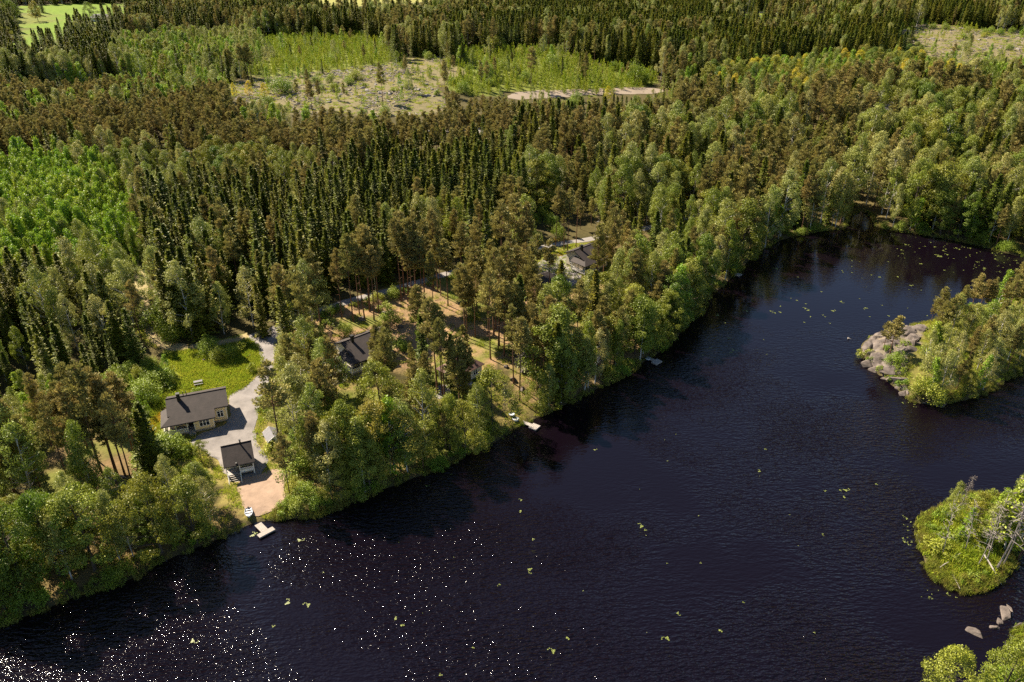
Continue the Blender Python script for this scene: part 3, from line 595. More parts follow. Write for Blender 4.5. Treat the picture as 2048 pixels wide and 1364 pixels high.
def trunkmb(g, h, r0, lean=.25, n=6, seg=6, top=.12):
    mb = MB(); px, py = g.normal(0, lean, 2); k1, k2 = g.normal(0, lean * .5, 2); path = []; rad = []
    for i in range(seg + 1):
        t = i / seg; path.append((px * t * t + k1 * math.sin(3 * t), py * t * t + k2 * math.sin(3 * t), -.5 + (h + .5) * t)); rad.append(r0 * (1.25 if i == 0 else 1) * (1 - t) + r0 * top * t)
    mb.tube(path, rad, n); p = np.array(path)
    return mb, lambda z: np.array([np.interp(z, p[:, 2], p[:, 0]), np.interp(z, p[:, 2], p[:, 1]), z])
def limb(mb, a, b_, r, n=4, sag=0.0):
    m_ = (np.array(a) + b_) / 2 + np.array([0, 0, sag]); mb.tube([a, m_, b_], [r, r * .7, r * .3], n, False)
def mk_pine(g, h=17.0, base=.5, Rr=2.2):
    mb, ax = trunkmb(g, h, .17, .35, 6, 7); lf = Leaves(g); cb = h * base; z = cb
    for i in range(int(g.integers(3, 6))):                                   # dead snags under the crown
        zz = g.uniform(h * .25, cb); a = g.uniform(0, 6.28); p = ax(zz); limb(mb, p, p + np.array([math.cos(a), math.sin(a), .1]) * g.uniform(.5, 1.2), .03)
    while z < h - .2:
        t = (z - cb) / (h - cb); L_ = Rr * (1 - t)**.6 * (.45 + .55 * min(1, t / .22)) 
        for j in range(int(g.integers(3, 6)) if t < .85 else 3):
            a = g.uniform(0, 6.28); ln = L_ * g.uniform(.55, 1.2) + .15; el = g.uniform(.05, .5) + .5 * t
            dv = np.array([math.cos(a) * math.cos(el), math.sin(a) * math.cos(el), math.sin(el)]); p = ax(z); e = p + dv * ln
            limb(mb, p, e, .045, 3, -.08)
            for f_ in ((1.0, .62) if ln > 1.1 else (1.0,)):
                k = int(g.integers(24, 40)); c0 = p + dv * ln * f_; sz = (.38 + .17 * ln) * g.uniform(.8, 1.2)
                o = rv(g, k) * (g.uniform(.2, 1, (k, 1))**.5) * np.array([sz, sz, sz * .5]); sh = np.clip(.45 + g.normal(0, .16) + g.normal(0, .12, k), 0, 1)
                lf.add(c0 + o, unit(o + dv * .5 + np.array([0, 0, .45]) + g.normal(0, .3, (k, 3))), unit(rv(g, k) * .7 + o / sz * .8 + dv * .5 + [0, 0, .35]), g.uniform(.35, .6, k), g.uniform(.14, .26, k), sh)
        z += g.uniform(.46, .78)
    k = 40; o = rv(g, k) * .45; lf.add(ax(h) + o * np.array([1, 1, .8]), unit(o + [0, 0, .5]), rv(g, k), .45, .17, np.full(k, .55)); return mb, lf
def mk_spruce(g, h=18.0, Rr=2.1, low=.05, dens=1.0):
    mb, ax = trunkmb(g, h, .16, .12, 5, 4, .05); lf = Leaves(g); z = h * low
    while z < h - .15:
        t = z / h; L_ = Rr * (1 - t)**.72 * g.uniform(.72, 1.12) + .12; nb = int(g.integers(5, 8)); a0 = g.uniform(0, 6.28)
        for j in range(nb):
            a = a0 + 6.283 * j / nb + g.normal(0, .22); ln = L_ * g.uniform(.7, 1.18); k = max(7, int(ln * 8 * dens)); s = g.uniform(.15, 1, k) * ln
            dr = -.42 * (1 - t) + .22 * t; tip = s / max(ln, .1); br = g.normal(0, .12)
            zz = z + s * dr + .18 * ln * tip**3; lat = g.normal(0, .10 + .13 * ln * (1 - tip * .6), k); ca, sa = math.cos(a), math.sin(a); p = ax(z)
            c = np.stack([p[0] + ca * s - sa * lat, p[1] + sa * s + ca * lat, zz + g.normal(0, .07, k)], -1)
            d = np.stack([ca - sa * lat * 1.2, sa + ca * lat * 1.2, np.full(k, dr - .1) + .6 * tip**3], -1) + g.normal(0, .18, (k, 3))
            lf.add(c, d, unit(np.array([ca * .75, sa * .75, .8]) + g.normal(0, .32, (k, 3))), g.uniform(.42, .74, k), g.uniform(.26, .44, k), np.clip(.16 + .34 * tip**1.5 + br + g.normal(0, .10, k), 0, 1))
        z += g.uniform(.34, .5) * (1 if t < .8 else .7)
    lf.add(ax(h)[None] + np.array([[0, 0, .1]]), np.array([0, 0, 1.]), np.array([1., 0, 0]), .8, .14, .6); return mb, lf
def mk_leafy(g, h, low, Rr, nc, per, leaf, droop, r0, cs, sharp=1.0, forks=2):
    """broadleaf tree: limbs reach into an uneven crown of leaf clumps"""
    mb, ax = trunkmb(g, h * .9, r0, .35, 6, 6); lf = Leaves(g); cz = h * low; lobes = rv(g, 7); lobw = g.uniform(.55, 1.15, 7)
    for i in range(nc):
        t = ((i + g.uniform()) / nc)**.92; z = cz + (h - cz) * t; prof = math.sin(math.pi * min(1, (t * .86 + .14))**.85)**.75 if sharp == 1 else (1 - t)**.75 * min(1, .35 + t / .25)
        a = g.uniform(0, 6.283); u_ = np.array([math.cos(a), math.sin(a), .3]); lob = (lobw * np.clip(lobes @ unit(u_[None])[0], 0, 1)**2).sum() * .45 + .62
        r = Rr * prof * lob * g.uniform(.4, 1.0)**.4; p0 = ax(max(cz * .8, z - r * .7)); c0 = ax(z) + np.array([math.cos(a) * r, math.sin(a) * r, 0])
        if i % 2 == 0: limb(mb, p0, c0, .05, 3, .1)
        k = int(per * g.uniform(.65, 1.3)); s = cs * g.uniform(.7, 1.35); o = rv(g, k) * (g.uniform(.1, 1, (k, 1))**.3) * np.array([s, s, s * (.7 + .5 * droop)])
        if droop: o[:, 2] -= .25 * s
        sh = np.clip(.42 + g.normal(0, .13) + g.normal(0, .13, k), 0, 1)
        lf.add(c0 + o, unit(rv(g, k) + np.array([0, 0, -droop * 1.1])), unit(rv(g, k) * .65 + o / s * .9 + [math.cos(a) * .55, math.sin(a) * .55, .45]), leaf * g.uniform(.7, 1.3, k), leaf * .62 * g.uniform(.7, 1.2, k), sh)
    return mb, lf
def mk_plant(g, h=5.0):
    mb, ax = trunkmb(g, h * .92, .06, .05, 4, 2); lf = Leaves(g); z = .25
    while z < h - .1:
        t = z / h; L_ = .27 * h * (1 - t)**.8 * g.uniform(.8, 1.1) + .06
        for j in range(6):
            a = g.uniform(0, 6.28); k = 5 if t < .75 else 3; s = g.uniform(.2, 1, k) * L_; c = np.stack([math.cos(a) * s, math.sin(a) * s, z + s * .25 + g.normal(0, .06, k)], -1)
            lf.add(c, np.array([math.cos(a), math.sin(a), .7]) + g.normal(0, .25, (k, 3)), unit(np.array([math.cos(a) * .8, math.sin(a) * .8, .7]) + g.normal(0, .35, (k, 3))), g.uniform(.35, .55, k), g.uniform(.12, .22, k), np.clip(.3 + .4 * s / L_ + g.normal(0, .12, k), 0, 1))
        z += h * .075
    return mb, lf
def mk_bush(g, h=2.4, Rr=1.5, nc=16, per=42, leaf=.24):
    mb = MB(); lf = Leaves(g)
    for i in range(nc):
        a = g.uniform(0, 6.28); r = Rr * g.uniform(0, 1)**.6; z = h * (1 - (r / Rr)**2 * .75) * g.uniform(.35, .95); c0 = np.array([math.cos(a) * r, math.sin(a) * r, z])
        limb(mb, np.array([c0[0] * .15, c0[1] * .15, -.2]), c0, .04, 3); k = int(per * g.uniform(.6, 1.3)); s = .55 * g.uniform(.7, 1.3) * h / 2.4
        o = rv(g, k) * (g.uniform(.1, 1, (k, 1))**.45) * s
        lf.add(c0 + o, rv(g, k), unit(rv(g, k) * .65 + o / s + [0, 0, .5]), leaf * g.uniform(.7, 1.4, k), leaf * .6 * g.uniform(.7, 1.3, k), np.clip(.42 + g.normal(0, .13) + g.normal(0, .13, k), 0, 1))
    return mb, lf
def mk_dead(g, h=9.0, twigs=26, needles=0):
    mb, ax = trunkmb(g, h, .075, .5, 5, 6, .2); lf = Leaves(g)
    for i in range(twigs):
        z = h * g.uniform(.3, .99); a = g.uniform(0, 6.28); ln = g.uniform(.4, 1.6) * (1.15 - z / h) + .25; p = ax(z); e = p + np.array([math.cos(a), math.sin(a), g.uniform(-.2, .5)]) * ln
        limb(mb, p, e, .04, 3, .06)
        for q_ in range(2): m_ = p + (e - p) * g.uniform(.4, .9); limb(mb, m_, m_ + rv(g, 1)[0] * ln * .4, .02, 3)
        k = max(2, needles); o = rv(g, k) * .35; lf.add(e + o, unit(o + (e - p)), rv(g, k), .4, .09, np.full(k, .4))
    return mb, lf
def mk_grass(g, h=.42, n=64, Rr=.6):
    lf = Leaves(g); a = g.uniform(0, 6.28, n); r = Rr * np.sqrt(g.uniform(0, 1, n)); hh = h * g.uniform(.5, 1.15, n)
    lf.add(np.stack([np.cos(a) * r, np.sin(a) * r, hh * .45], -1), np.stack([g.normal(0, .35, n), g.normal(0, .35, n), np.ones(n)], -1), rv(g, n), hh, .055, np.clip(.45 + g.normal(0, .2, n), 0, 1)); return None, lf

PROTO = {}     # species -> list of (trunk mesh, crown mesh, one-mesh version, nominal height, crown radius)
def proto(sp, n, fn, leafm, barkm, hn, rc):
    out = []
    for i in range(n):
        g = np.random.default_rng(abs(hash_(sp)) + i * 17); mb, lf = fn(g); v, sh = lf.cat(); nf = len(v) // 4; q4 = np.arange(nf * 4).reshape(-1, 4)
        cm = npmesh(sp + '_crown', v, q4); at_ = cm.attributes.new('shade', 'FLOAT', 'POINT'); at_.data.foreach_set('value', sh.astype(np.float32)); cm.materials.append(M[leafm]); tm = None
        if mb:
            tm = mb.mesh(sp + '_trunk'); tm.materials.append(M[barkm])
            al = bpy.data.meshes.new(sp); bm = bmesh.new(); bm.from_mesh(cm); bm.from_mesh(tm); k = nf; bm.faces.ensure_lookup_table()
            for f in bm.faces[k:]: f.material_index = 1
            bm.to_mesh(al); bm.free(); al.materials.append(M[leafm]); al.materials.append(M[barkm])
        else: al = cm
        out.append((tm, cm, al, hn, rc))
    PROTO[sp] = out
def hash_(s): return sum((i + 1) * ord(c) for i, c in enumerate(s)) * 7
proto('pine', 6, lambda g: mk_pine(g, 17, g.uniform(.36, .54), g.uniform(2.0, 2.8)), 'pine', 'pbark', 17, 2.2)
proto('tallpine', 4, lambda g: mk_pine(g, 19, g.uniform(.52, .62), g.uniform(1.9, 2.5)), 'pine', 'pbark', 19, 2.2)
proto('spruce', 6, lambda g: mk_spruce(g, 18, g.uniform(2.7, 3.5), .05), 'spruce', 'sbark', 18, 2.8)
proto('birch', 5, lambda g: mk_leafy(g, 15, g.uniform(.18, .32), g.uniform(2.2, 2.9), 52, 125, .245, .8, .14, .80), 'birch', 'bbark', 15, 2.4)
proto('sapling', 5, lambda g: mk_leafy(g, 10, .10, g.uniform(1.5, 2.0), 46, 40, .34, .5, .08, .62, 2), 'sapling', 'bbark', 10, 1.6)
proto('broad', 5, lambda g: mk_leafy(g, 13, g.uniform(.12, .22), g.uniform(3.2, 4.1), 64, 165, .245, .15, .2, .92), 'broad', 'sbark', 13, 3.6)
proto('yellow', 3, lambda g: mk_leafy(g, 12, .18, g.uniform(2.8, 3.4), 60, 56, .34, .15, .16, .85), 'yellow', 'sbark', 12, 3.0)
proto('plant', 4, lambda g: mk_plant(g, 5), 'plant', 'sbark', 5, 1.1)
proto('bush', 5, lambda g: mk_bush(g), 'bush', 'sbark', 2.4, 1.5)
proto('shrub', 4, lambda g: mk_bush(g, 5.0, 2.5, 40, 74, .26), 'bush', 'sbark', 5.0, 2.4)
proto('rust', 1, lambda g: mk_leafy(g, 11, .2, 3.0, 60, 56, .34, .1, .16, .85), 'rust', 'sbark', 11, 3.0)
proto('dead', 3, lambda g: mk_dead(g), 'dead', 'dbark', 9, .8)
proto('greypine', 2, lambda g: mk_dead(g, 14, 60, 5), 'dead', 'dbark', 14, 1.5)
proto('grass', 3, lambda g: mk_grass(g), 'grass', 'sbark', .6, .5)
proto('reed', 3, lambda g: mk_grass(g, 1.2, 46, .6), 'reed', 'sbark', 1.2, .6)

# ------------------------------------------------------------------ placing the trees
KEEP = [  # photo areas that stay open to view (pixels), tested against each tree's trunk axis and crown
 [(318,775),(462,770),(512,830),(470,872),(425,878),(372,872),(318,862)], [(432,878),(515,872),(560,945),(500,972),(448,945)], [(476,965),(545,935),(565,965),(560,1005),(545,1062),(485,1062)],
 [(524,850),(558,850),(556,880),(530,890)], [(372,770),(330,705),(420,690),(500,665),(560,655),(572,668),(550,730),(530,800),(500,830),(460,780)], [(420,880),(440,880),(440,930),(425,920)],
 [(285,670),(292,620),(305,620),(310,660),(340,680),(420,684),(420,702),(330,704)],
 [(1090,480),(1185,470),(1190,480),(1210,500),(1195,535),(1150,545),(1135,520),(1100,540),(1075,540),(1080,520),(1090,500)], [(686,672),(740,652),(745,690),(735,740),(705,752),(684,725)],
 [(872,740),(895,745),(895,790),(872,795)],
 [(640,632),(760,610),(820,592),(860,600),(800,632),(720,660),(640,665)], [(800,590),(900,568),(910,590),(860,620),(810,610)], [(965,700),(1060,705),(1060,770),(1030,790),(965,730)], [(1020,820),(1080,845),(1080,862),(1015,850)],
 [(1000,180),(1340,174),(1345,188),(1000,196)], [(450,160),(600,145),(780,126),(830,112),(890,118),(880,170),(890,205),(840,222),(720,215),(560,205),(470,190)], [(1790,55),(1900,52),(2048,78),(2048,108),(1900,118),(1850,100)], [(1465,16),(1560,20),(1690,35),(1500,38)],
 [(25,95),(35,60),(20,48),(25,17),(100,10),(255,11),(250,28),(150,56),(120,88)], [(195,36),(212,36),(212,46),(195,46)], [(322,22),(345,22),(345,32),(322,32)], [(0,76),(14,76),(14,92),(0,92)], [(1766,208),(1800,208),(1800,220),(1766,220)], [(1730,198),(1746,198),(1746,205),(1730,205)],
 [(1722,690),(1752,672),(1800,668),(1840,655),(1850,690),(1815,730),(1820,795),(1790,775),(1750,745)], [(1290,715),(1330,718),(1330,730),(1290,730)], [(1455,538),(1490,538),(1490,556),(1455,556)], [(1706,424),(1745,424),(1740,458),(1706,458)],
 [(905,112),(1080,106),(1260,143),(1335,171),(1000,178),(935,196),(895,172)], [(545,82),(640,78),(755,86),(785,122),(600,143),(500,150)],
 [(640,2),(860,-4),(860,8),(640,10)],
]
KEEP = [np.array(k, float) for k in KEEP]
HARD = [YARD] + [o_ for o_ in (Z[[z[0] for z in Z].index(n)][1] for n in ('meadow', 'cottage ground', 'second cottage ground', 'third cottage ground', 'fourth cottage ground', 'gravel pit'))]
LANES = [smooth(upg(*zip(*l)), False, 3) for l in ([(560,655),(620,628),(700,602),(780,583),(880,552),(990,520),(1100,490),(1185,478),(1300,455),(1420,425)], [(-260,362),(0,346),(190,328),(280,316),(500,300),(740,271),(840,262),(1030,262),(1200,255)], [(498,672),(460,684),(400,694),(345,696),(312,682),(298,655),(290,625),(284,585),(280,540)])]
T = []     # [species, x, y, z, height, hero label or None]
def keepout(x, y, z, h, rc, prob, g):
    """which trees would stand in front of something the photo shows in the open"""
    bad = np.zeros(len(x), bool)
    for f_, rr in ((1.0, 0), (.85, .6), (.7, .8), (.55, .9), (.4, .6), (.2, .2)):
        u, v = pr(x, y, z + h * f_); s = F / np.sqrt(x * x + y * y + H * H) * rc * rr
        for du in (-1, 0, 1):
            for k in KEEP: bad |= inpoly(u + du * s, v, k)
    return bad & (g.uniform(size=len(x)) < prob)
g = np.random.default_rng(21)
SP = ['pine', 'spruce', 'birch', 'sapling', 'broad', 'yellow', 'plant', 'bush']
def fill(k, sp, mix, hh, box=None):
    if not sp: return
    if k >= 0: mn, mx_ = Z[k][1].min(0), Z[k][1].max(0)
    else: mn, mx_ = np.array([-900, 50.]), np.array([900, 1130.])
    mn = np.maximum(mn, (-900, 45)); mx_ = np.minimum(mx_, (900, 1130))
    a, b_ = np.meshgrid(np.arange(mn[0], mx_[0], sp), np.arange(mn[1], mx_[1], sp)); x = (a + g.uniform(-.62, .62, a.shape) * sp).ravel(); y = (b_ + g.uniform(-.62, .62, a.shape) * sp).ravel()
    u, v = pr(x, y, 10.0); m_ = (u > -420) & (u < 2300) & (v > -70) & (v < 1750); x, y = x[m_], y[m_]
    m_ = (zoneid(x, y) == k); x, y = x[m_], y[m_]
    if not len(x): return
    d = landdist(x, y); m_ = d > (.7 if k >= 0 and Z[k][0] in ('rock island', 'small island') else 1.3); x, y = x[m_], y[m_]
    m_ = np.ones(len(x), bool)
    for l, wd in zip(LANES, (3.2, 5.0, 2.6)): m_ &= pdist(x, y, l, False) > wd
    x, y = x[m_], y[m_]
    if not len(x): return
    z = hg(x, y); nm = list(mix); wt = np.array([float(mix[n_]) for n_ in nm]); wt /= wt.sum(); wt = np.cumsum(wt)
    cl = 1.0 * fbm(x, y, 26, 91, 2) + g.uniform(-.33, .33, len(x)); cl = np.argsort(np.argsort(cl)) / (len(x) + .01); pick = np.searchsorted(wt, cl if len(nm) > 1 and sp > 3.3 and k != -2 else g.uniform(size=len(x)))
    h = hh[0] + (hh[1] - hh[0]) * np.clip(.5 + .7 * fbm(x, y, 17, 191, 2) + g.uniform(-.42, .42, len(x)), 0, 1); spn = np.array(nm, dtype='<U12')[np.clip(pick, 0, len(nm) - 1)]
    h = np.where(spn == 'bush', np.clip(h * .25, 1.2, 3.4) if hh[0] > 5 else np.clip(h, .8, 5), h); h = np.where((spn == 'sapling') & (h > 15.5), h * .66, h); h = np.where((spn == 'plant') & (h > 6), 5, h)
    rc = np.array([PROTO[s][0][4] / PROTO[s][0][3] for s in spn]) * h
    spn = np.where((spn == 'bush') & (h > 3.0), 'shrub', spn)
    bad = keepout(x, y, z, h, rc, 1.0 if y.min() < 300 else .82, g) & ~((spn == 'plant') & (h < 8))
    for i in np.flatnonzero(~bad): T.append([spn[i], x[i], y[i], z[i], h[i], None, k])
for k, z in enumerate(Z):
    if z[4]: fill(k, z[3], z[4], z[5])
fill(-1, 4.6, {'spruce': .45, 'pine': .25, 'birch': .25, 'sapling': .05}, (13, 20))
fill(0, 0, {}, 0)
for zn_, n_ in (('young plantation', 26), ('clear-cut', 22), ('far clear-cut', 14), ('birch scrub', 16)):                    # taller trees left standing in the open
    for k, z in enumerate(Z):
        if z[0] != zn_: continue
        mn, mx_ = z[1].min(0), z[1].max(0)
        for _ in range(n_ * 3):
            x, y = g.uniform(mn[0], mx_[0]), g.uniform(mn[1], mx_[1])
            if zoneid(np.array([x]), np.array([y]))[0] == k and g.uniform() < .55: T.append([str(g.choice(('birch', 'pine', 'spruce', 'sapling', 'shrub'), p=(.25, .2, .2, .2, .15))), x, y, float(hg(x, y)), float(g.uniform(5, 13)), None, k])
ring = LAKE; ring_s = ring[np.r_[True, np.hypot(*np.diff(ring, axis=0).T) > 0]]
rr_ = np.vstack([ring_s, ring_s[:1]]); ss = np.r_[0, np.cumsum(np.hypot(*np.diff(rr_, axis=0).T))]; tt_ = np.arange(0, ss[-1], 2.3)
for x, y in np.c_[np.interp(tt_, ss, rr_[:, 0]), np.interp(tt_, ss, rr_[:, 1])] + g.normal(0, .5, (len(tt_), 2)):          # alders and willows along the water's edge
    u, v = pr(np.array(x), np.array(y), 0.)
    if not (-150 < u < 2200 and 380 < v < 1500) or 470 < u < 660 and v > 1000 or 1012 < u < 1075 and v > 800 or 1695 < u < 1750: continue
    d = float(landdist(x, y)); gx_, gy_ = [(float(landdist(x + e, y + f)) - d) / .5 for e, f in ((.5, 0), (0, .5))]; L_ = math.hypot(gx_, gy_) + 1e-6; tall = g.uniform() < .5; m_ = g.uniform(1.0, 3.5) - d if tall else g.uniform(.4, 2.0) - d; x, y = x + gx_ / L_ * m_, y + gy_ / L_ * m_; h = g.uniform(8, 16.5) if tall else g.uniform(1.2, 4.2)
    s_ = str(g.choice(('birch', 'broad', 'pine', 'sapling'), p=(.42, .18, .25, .15))) if tall else 'shrub' if h > 2.6 else 'bush'; z = max(float(hg(x, y)), 0)
    if tall and (u < 560 or keepout(np.array([x]), np.array([y]), np.array([z]), np.array([h]), np.array([PROTO[s_][0][4] / PROTO[s_][0][3] * h]), 1.0, g)[0]): continue
    T.append([s_, x, y, z, h, None, -3])
def hero(sp, u, v, h, label=None, vtop=None, sc=1.0):
    x, y, z = gp(u, v)
    if vtop is not None:
        zz = np.arange(1, 30, .1); _, vv = pr(np.full(zz.shape, x), np.full(zz.shape, y), z + zz); h = float(zz[np.argmin(np.abs(vv - vtop))])
    if sp == 'bush' and h > 3.0: sp = 'shrub'
    T.append([sp, x, y, z, h, label, -9])
for (u, v, vt) in ((572,658,528),(642,652,500),(684,638,500),(707,644,470),(719,630,468),(730,640,480),(739,623,455),(748,640,492),(758,625,478),(803,603,440),(808,591,425),(816,603,440),(832,605,430),(843,617,480),(849,595,440),(867,630,505),(876,584,420),(896,611,480),
                   (945,625,500),(976,673,540),(996,699,560),(1008,712,565),(1027,767,610),(1039,802,640),(1066,765,610),(1111,497,372),(1152,494,380),(1128,500,385),(1135,502,378),(1220,580,450),(1205,565,455),(844,736,570),(875,787,600),(885,790,615),(891,814,640),(660,778,672),(676,812,690),(630,790,680),(610,800,690),(930,745,650),
                   (1192,592,450),(1075,590,470),(1100,600,480),(758,780,652),(780,772,648),(772,792,665),(940,812,690),(60,960,800),(175,965,770),(215,975,735),(235,955,745),(268,985,790),(250,950,760),(200,940,770),(150,950,790)): hero('tallpine' if 600 < u < 1160 else 'pine', u, v, 17, None, vt)
hero('tallpine', 567, 935, 19, 'very tall pine with long bare trunk standing right of the garden shed', 728)
hero('spruce', 905, 770, 16, 'dark slender spruce in front of the red-brown roofed cottage', 665); hero('spruce', 1120, 620, 16, None, 520); hero('spruce', 985, 520, 16, None, 400); hero('spruce', 1185, 680, 17, None, 540)
hero('birch', 605, 668, 12, 'pale slender birch beside the pines at the top of the gravel drive', 575); hero('birch', 628, 660, 15, None, 520)
hero('birch', 578, 748, 9, 'light green birch right of the gravel drive bend', 668); hero('greypine', 1040, 770, 14, 'bare grey dead pine among green pines above the rocky clearing', 640)
hero('greypine', 1010, 850, 12, None, 760); hero('greypine', 915, 890, 12, None, 800)
for (u, v, vt, sp) in ((596,648,630,'bush'),(612,645,622,'bush'),(640,635,615,'bush'),(662,628,606,'bush'),(680,622,604,'bush'),(712,612,594,'bush'),(735,606,588,'bush'),(790,592,572,'bush'),(815,585,566,'bush'),(860,570,552,'bush'),(905,557,540,'bush'),(940,545,526,'bush'),(975,536,518,'bush'),(1010,525,506,'bush'),(1050,512,494,'bush'),(590,985,955,'bush'),(612,1000,965,'bush'),(582,1012,985,'bush'),(600,1020,990,'bush'),(566,1022,1000,'bush'),(640,1015,985,'bush'),(590,945,900,'bush'),(600,915,870,'bush'),(580,910,885,'bush'),(605,880,840,'bush'),(560,912,890,'bush'),(342,908,862,'bush'),(322,900,868,'bush'),(365,905,880,'bush'),(402,918,882,'broad'),(300,930,880,'bush'),(545,905,880,'bush'),(526,824,806,'bush'),(524,806,788,'bush'),(572,858,838,'bush'),(508,742,722,'bush'),(418,708,670,'bush'),(440,722,690,'bush'),(462,712,688,'bush'),(480,700,682,'bush'),(395,786,770,'bush'),
                       (290,800,755,'bush'),(300,770,738,'bush'),(335,665,625,'bush'),(320,650,600,'bush'),(350,680,640,'bush'),(345,640,560,'sapling'),(330,615,550,'sapling'),(596,726,700,'bush'),
                       (490,690,676,'bush'),(690,668,640,'bush'),(720,690,665,'bush'),(640,685,655,'bush'),(780,650,615,'bush'),(760,665,640,'bush'),(655,650,630,'bush'),(770,618,600,'bush'),(830,640,620,'bush'),(800,700,668,'bush'),(1000,640,615,'bush'),(960,600,580,'bush')): hero(sp, u, v, 2.5, None, vt)
for (u, v, vt, sp) in ((395,1085,955,'broad'),(325,1105,955,'broad'),(428,1064,955,'birch'),(355,1040,915,'birch'),(120,1150,985,'broad'),(60,1190,1015,'broad'),(190,1140,985,'broad'),(240,1120,985,'birch'),(20,1180,1030,'birch'),(300,1060,950,'birch'),(405,1015,930,'broad'),
                       (640,960,842,'birch'),(700,955,800,'broad'),(620,930,840,'broad'),(665,900,775,'birch'),(760,950,800,'broad'),(850,905,745,'birch'),(985,860,735,'broad'),(960,880,770,'birch'),(740,985,860,'broad'),(810,930,800,'birch'),(900,900,790,'broad'),(930,905,800,'broad'),
                       (1080,825,745,'broad'),(1130,800,720,'broad'),(1170,780,690,'birch'),(1230,745,640,'birch'),(1280,720,600,'birch'),(1330,680,580,'broad'),(1360,650,545,'birch'),(1400,590,470,'broad'),(1450,560,440,'birch'),(1480,535,400,'broad'),(1530,495,370,'birch'),(1560,475,340,'birch'),(1440,540,400,'birch'),(1620,462,345,'birch'),(1670,455,340,'birch'),(1640,450,320,'birch')): hero(sp, u, v, 12, None, vt)
for (u, v, vt, sp) in ((430,340,275,'broad'),(325,350,298,'broad'),(480,355,295,'broad'),(570,365,300,'broad'),(540,385,330,'birch'),(400,360,320,'broad'),(535,330,262,'sapling')): hero(sp, u, v, 12, None, vt)
for (u, v, vt) in ((765,205,125),(812,155,110),(690,210,165),(640,215,160),(625,222,160),(1062,180,95),(962,180,120),(990,165,115),(890,190,120),(1170,165,105)): hero('pine', u, v, 14, 'tall thin pine left standing on the pale clear-cut', vt)
hero('rust', 1741, 34, 9, 'copper-red leafed tree at the edge of the far spruce wood', 8); hero('rust', 24, 32, 9, 'copper-red leafed tree beside the green field', 18)
for u, v, vt in ((500,195,160),(470,195,165),(530,198,165),(455,190,168)): hero('yellow', u, v, 9, 'yellow-leafed tree in the row at the near edge of the clear-cut', vt)
hero('yellow', 1215, 215, 9, 'yellow-leafed tree just below the brown gravel strip', 172)
for (u, v, vt) in ((1730,712,692),(1742,722,708),(1792,728,700),(1800,742,722),(1776,702,688),(1788,758,744),(1812,692,676),(1760,742,730),(1806,772,752)): hero('bush', u, v, 2, None, vt)
hero('pine', 1779, 712, 9, 'lone windswept pine on the bare granite tip of the island', 632); hero('pine', 1766, 700, 6, 'short bushy pine beside the lone pine on the granite tip', 645)
for (u, v, vt, sp) in ((1860,650,600,'pine'),(1880,645,585,'pine'),(1935,645,548,'pine'),(1965,640,560,'pine'),(2010,640,548,'pine'),(2035,640,560,'pine'),(1905,655,590,'pine'),(1860,775,690,'birch'),(1880,790,700,'birch'),(1900,760,665,'birch'),(1925,700,605,'birch'),(1950,690,620,'birch'),(1985,725,625,'birch'),(2015,720,640,'birch'),(1845,735,660,'birch'),(1930,795,740,'broad'),(1965,780,700,'birch'),(2035,700,610,'birch'),(1875,730,650,'birch'),(1850,800,745,'bush'),(1990,690,600,'pine'),(1912,780,720,'pine')): hero(sp, u, v, 9, None, vt)
for (u, v, vt, sp) in ((1990,1140,940,'dead'),(2005,1130,955,'dead'),(1975,1120,990,'dead'),(1885,1110,1005,'dead'),(1930,1100,1000,'dead'),(2022,1100,935,'dead'),(1955,1130,1010,'dead'),(1915,1035,950,'greypine'),(1945,1060,985,'broad'),(2020,1060,950,'birch'),(2042,1080,940,'birch'),(2035,1120,1000,'pine'),(1995,1090,970,'birch'),(2015,1045,950,'sapling'),(2030,1030,955,'birch'),(1985,1050,975,'sapling'),(1925,1075,1010,'sapling'),(2010,1100,960,'sapling'),(1900,1040,965,'birch'),(1970,1090,1005,'birch')): hero(sp, u, v, 8, None, vt)
def top_hero(sp, u, v, h, label):
    p = up(u, v, h + .8); T.append([sp, float(p[0]), float(p[1]), float(max(hg(*p), 0)), h, label, -9])
top_hero('broad', 1925, 1290, 13, 'bright green leafy treetop rising over the bottom edge, right corner'); top_hero('broad', 2052, 1285, 12, 'olive treetop cut by the right edge at the bottom corner')
top_hero('shrub', 2010, 1345, 3.6, 'brownish bush at the bottom right corner of the photo'); top_hero('dead', 2030, 1270, 7, 'bare grey sapling at the bottom right corner')
# ------------------------------------------------------------------ which trees show largest; those are things, the rest one mass per kind
TX = np.array([[t[1], t[2], t[3], t[4]] for t in T]); TS = [t[0] for t in T]
rcs = np.array([PROTO[s][0][4] / PROTO[s][0][3] for s in TS]) * TX[:, 3]
dist = np.hypot(TX[:, 0], TX[:, 1]); order = np.argsort(dist)
zb = np.zeros((342, 512), bool); vis = np.zeros(len(T))
ub, vb = pr(TX[:, 0], TX[:, 1], TX[:, 2]); ut, vt_ = pr(TX[:, 0], TX[:, 1], TX[:, 2] + TX[:, 3])
sc_ = F / np.sqrt(dist**2 + H * H) * rcs * .75
for i in order:
    bare = .35 if TS[i] in ('pine', 'tallpine') else 1.0
    a0, a1 = int((min(ub[i], ut[i]) - sc_[i]) / 4), int((max(ub[i], ut[i]) + sc_[i]) / 4) + 1; b0, b1 = int(vt_[i] / 4), int((vt_[i] + (vb[i] - vt_[i]) * (.6 if bare < 1 else 1)) / 4) + 1
    a0, a1, b0, b1 = max(a0, 0), min(a1, 512), max(b0, 0), min(b1, 341)
    if a1 > a0 and b1 > b0: w_ = zb[b0:b1, a0:a1]; vis[i] = (~w_).sum(); w_[:] = True
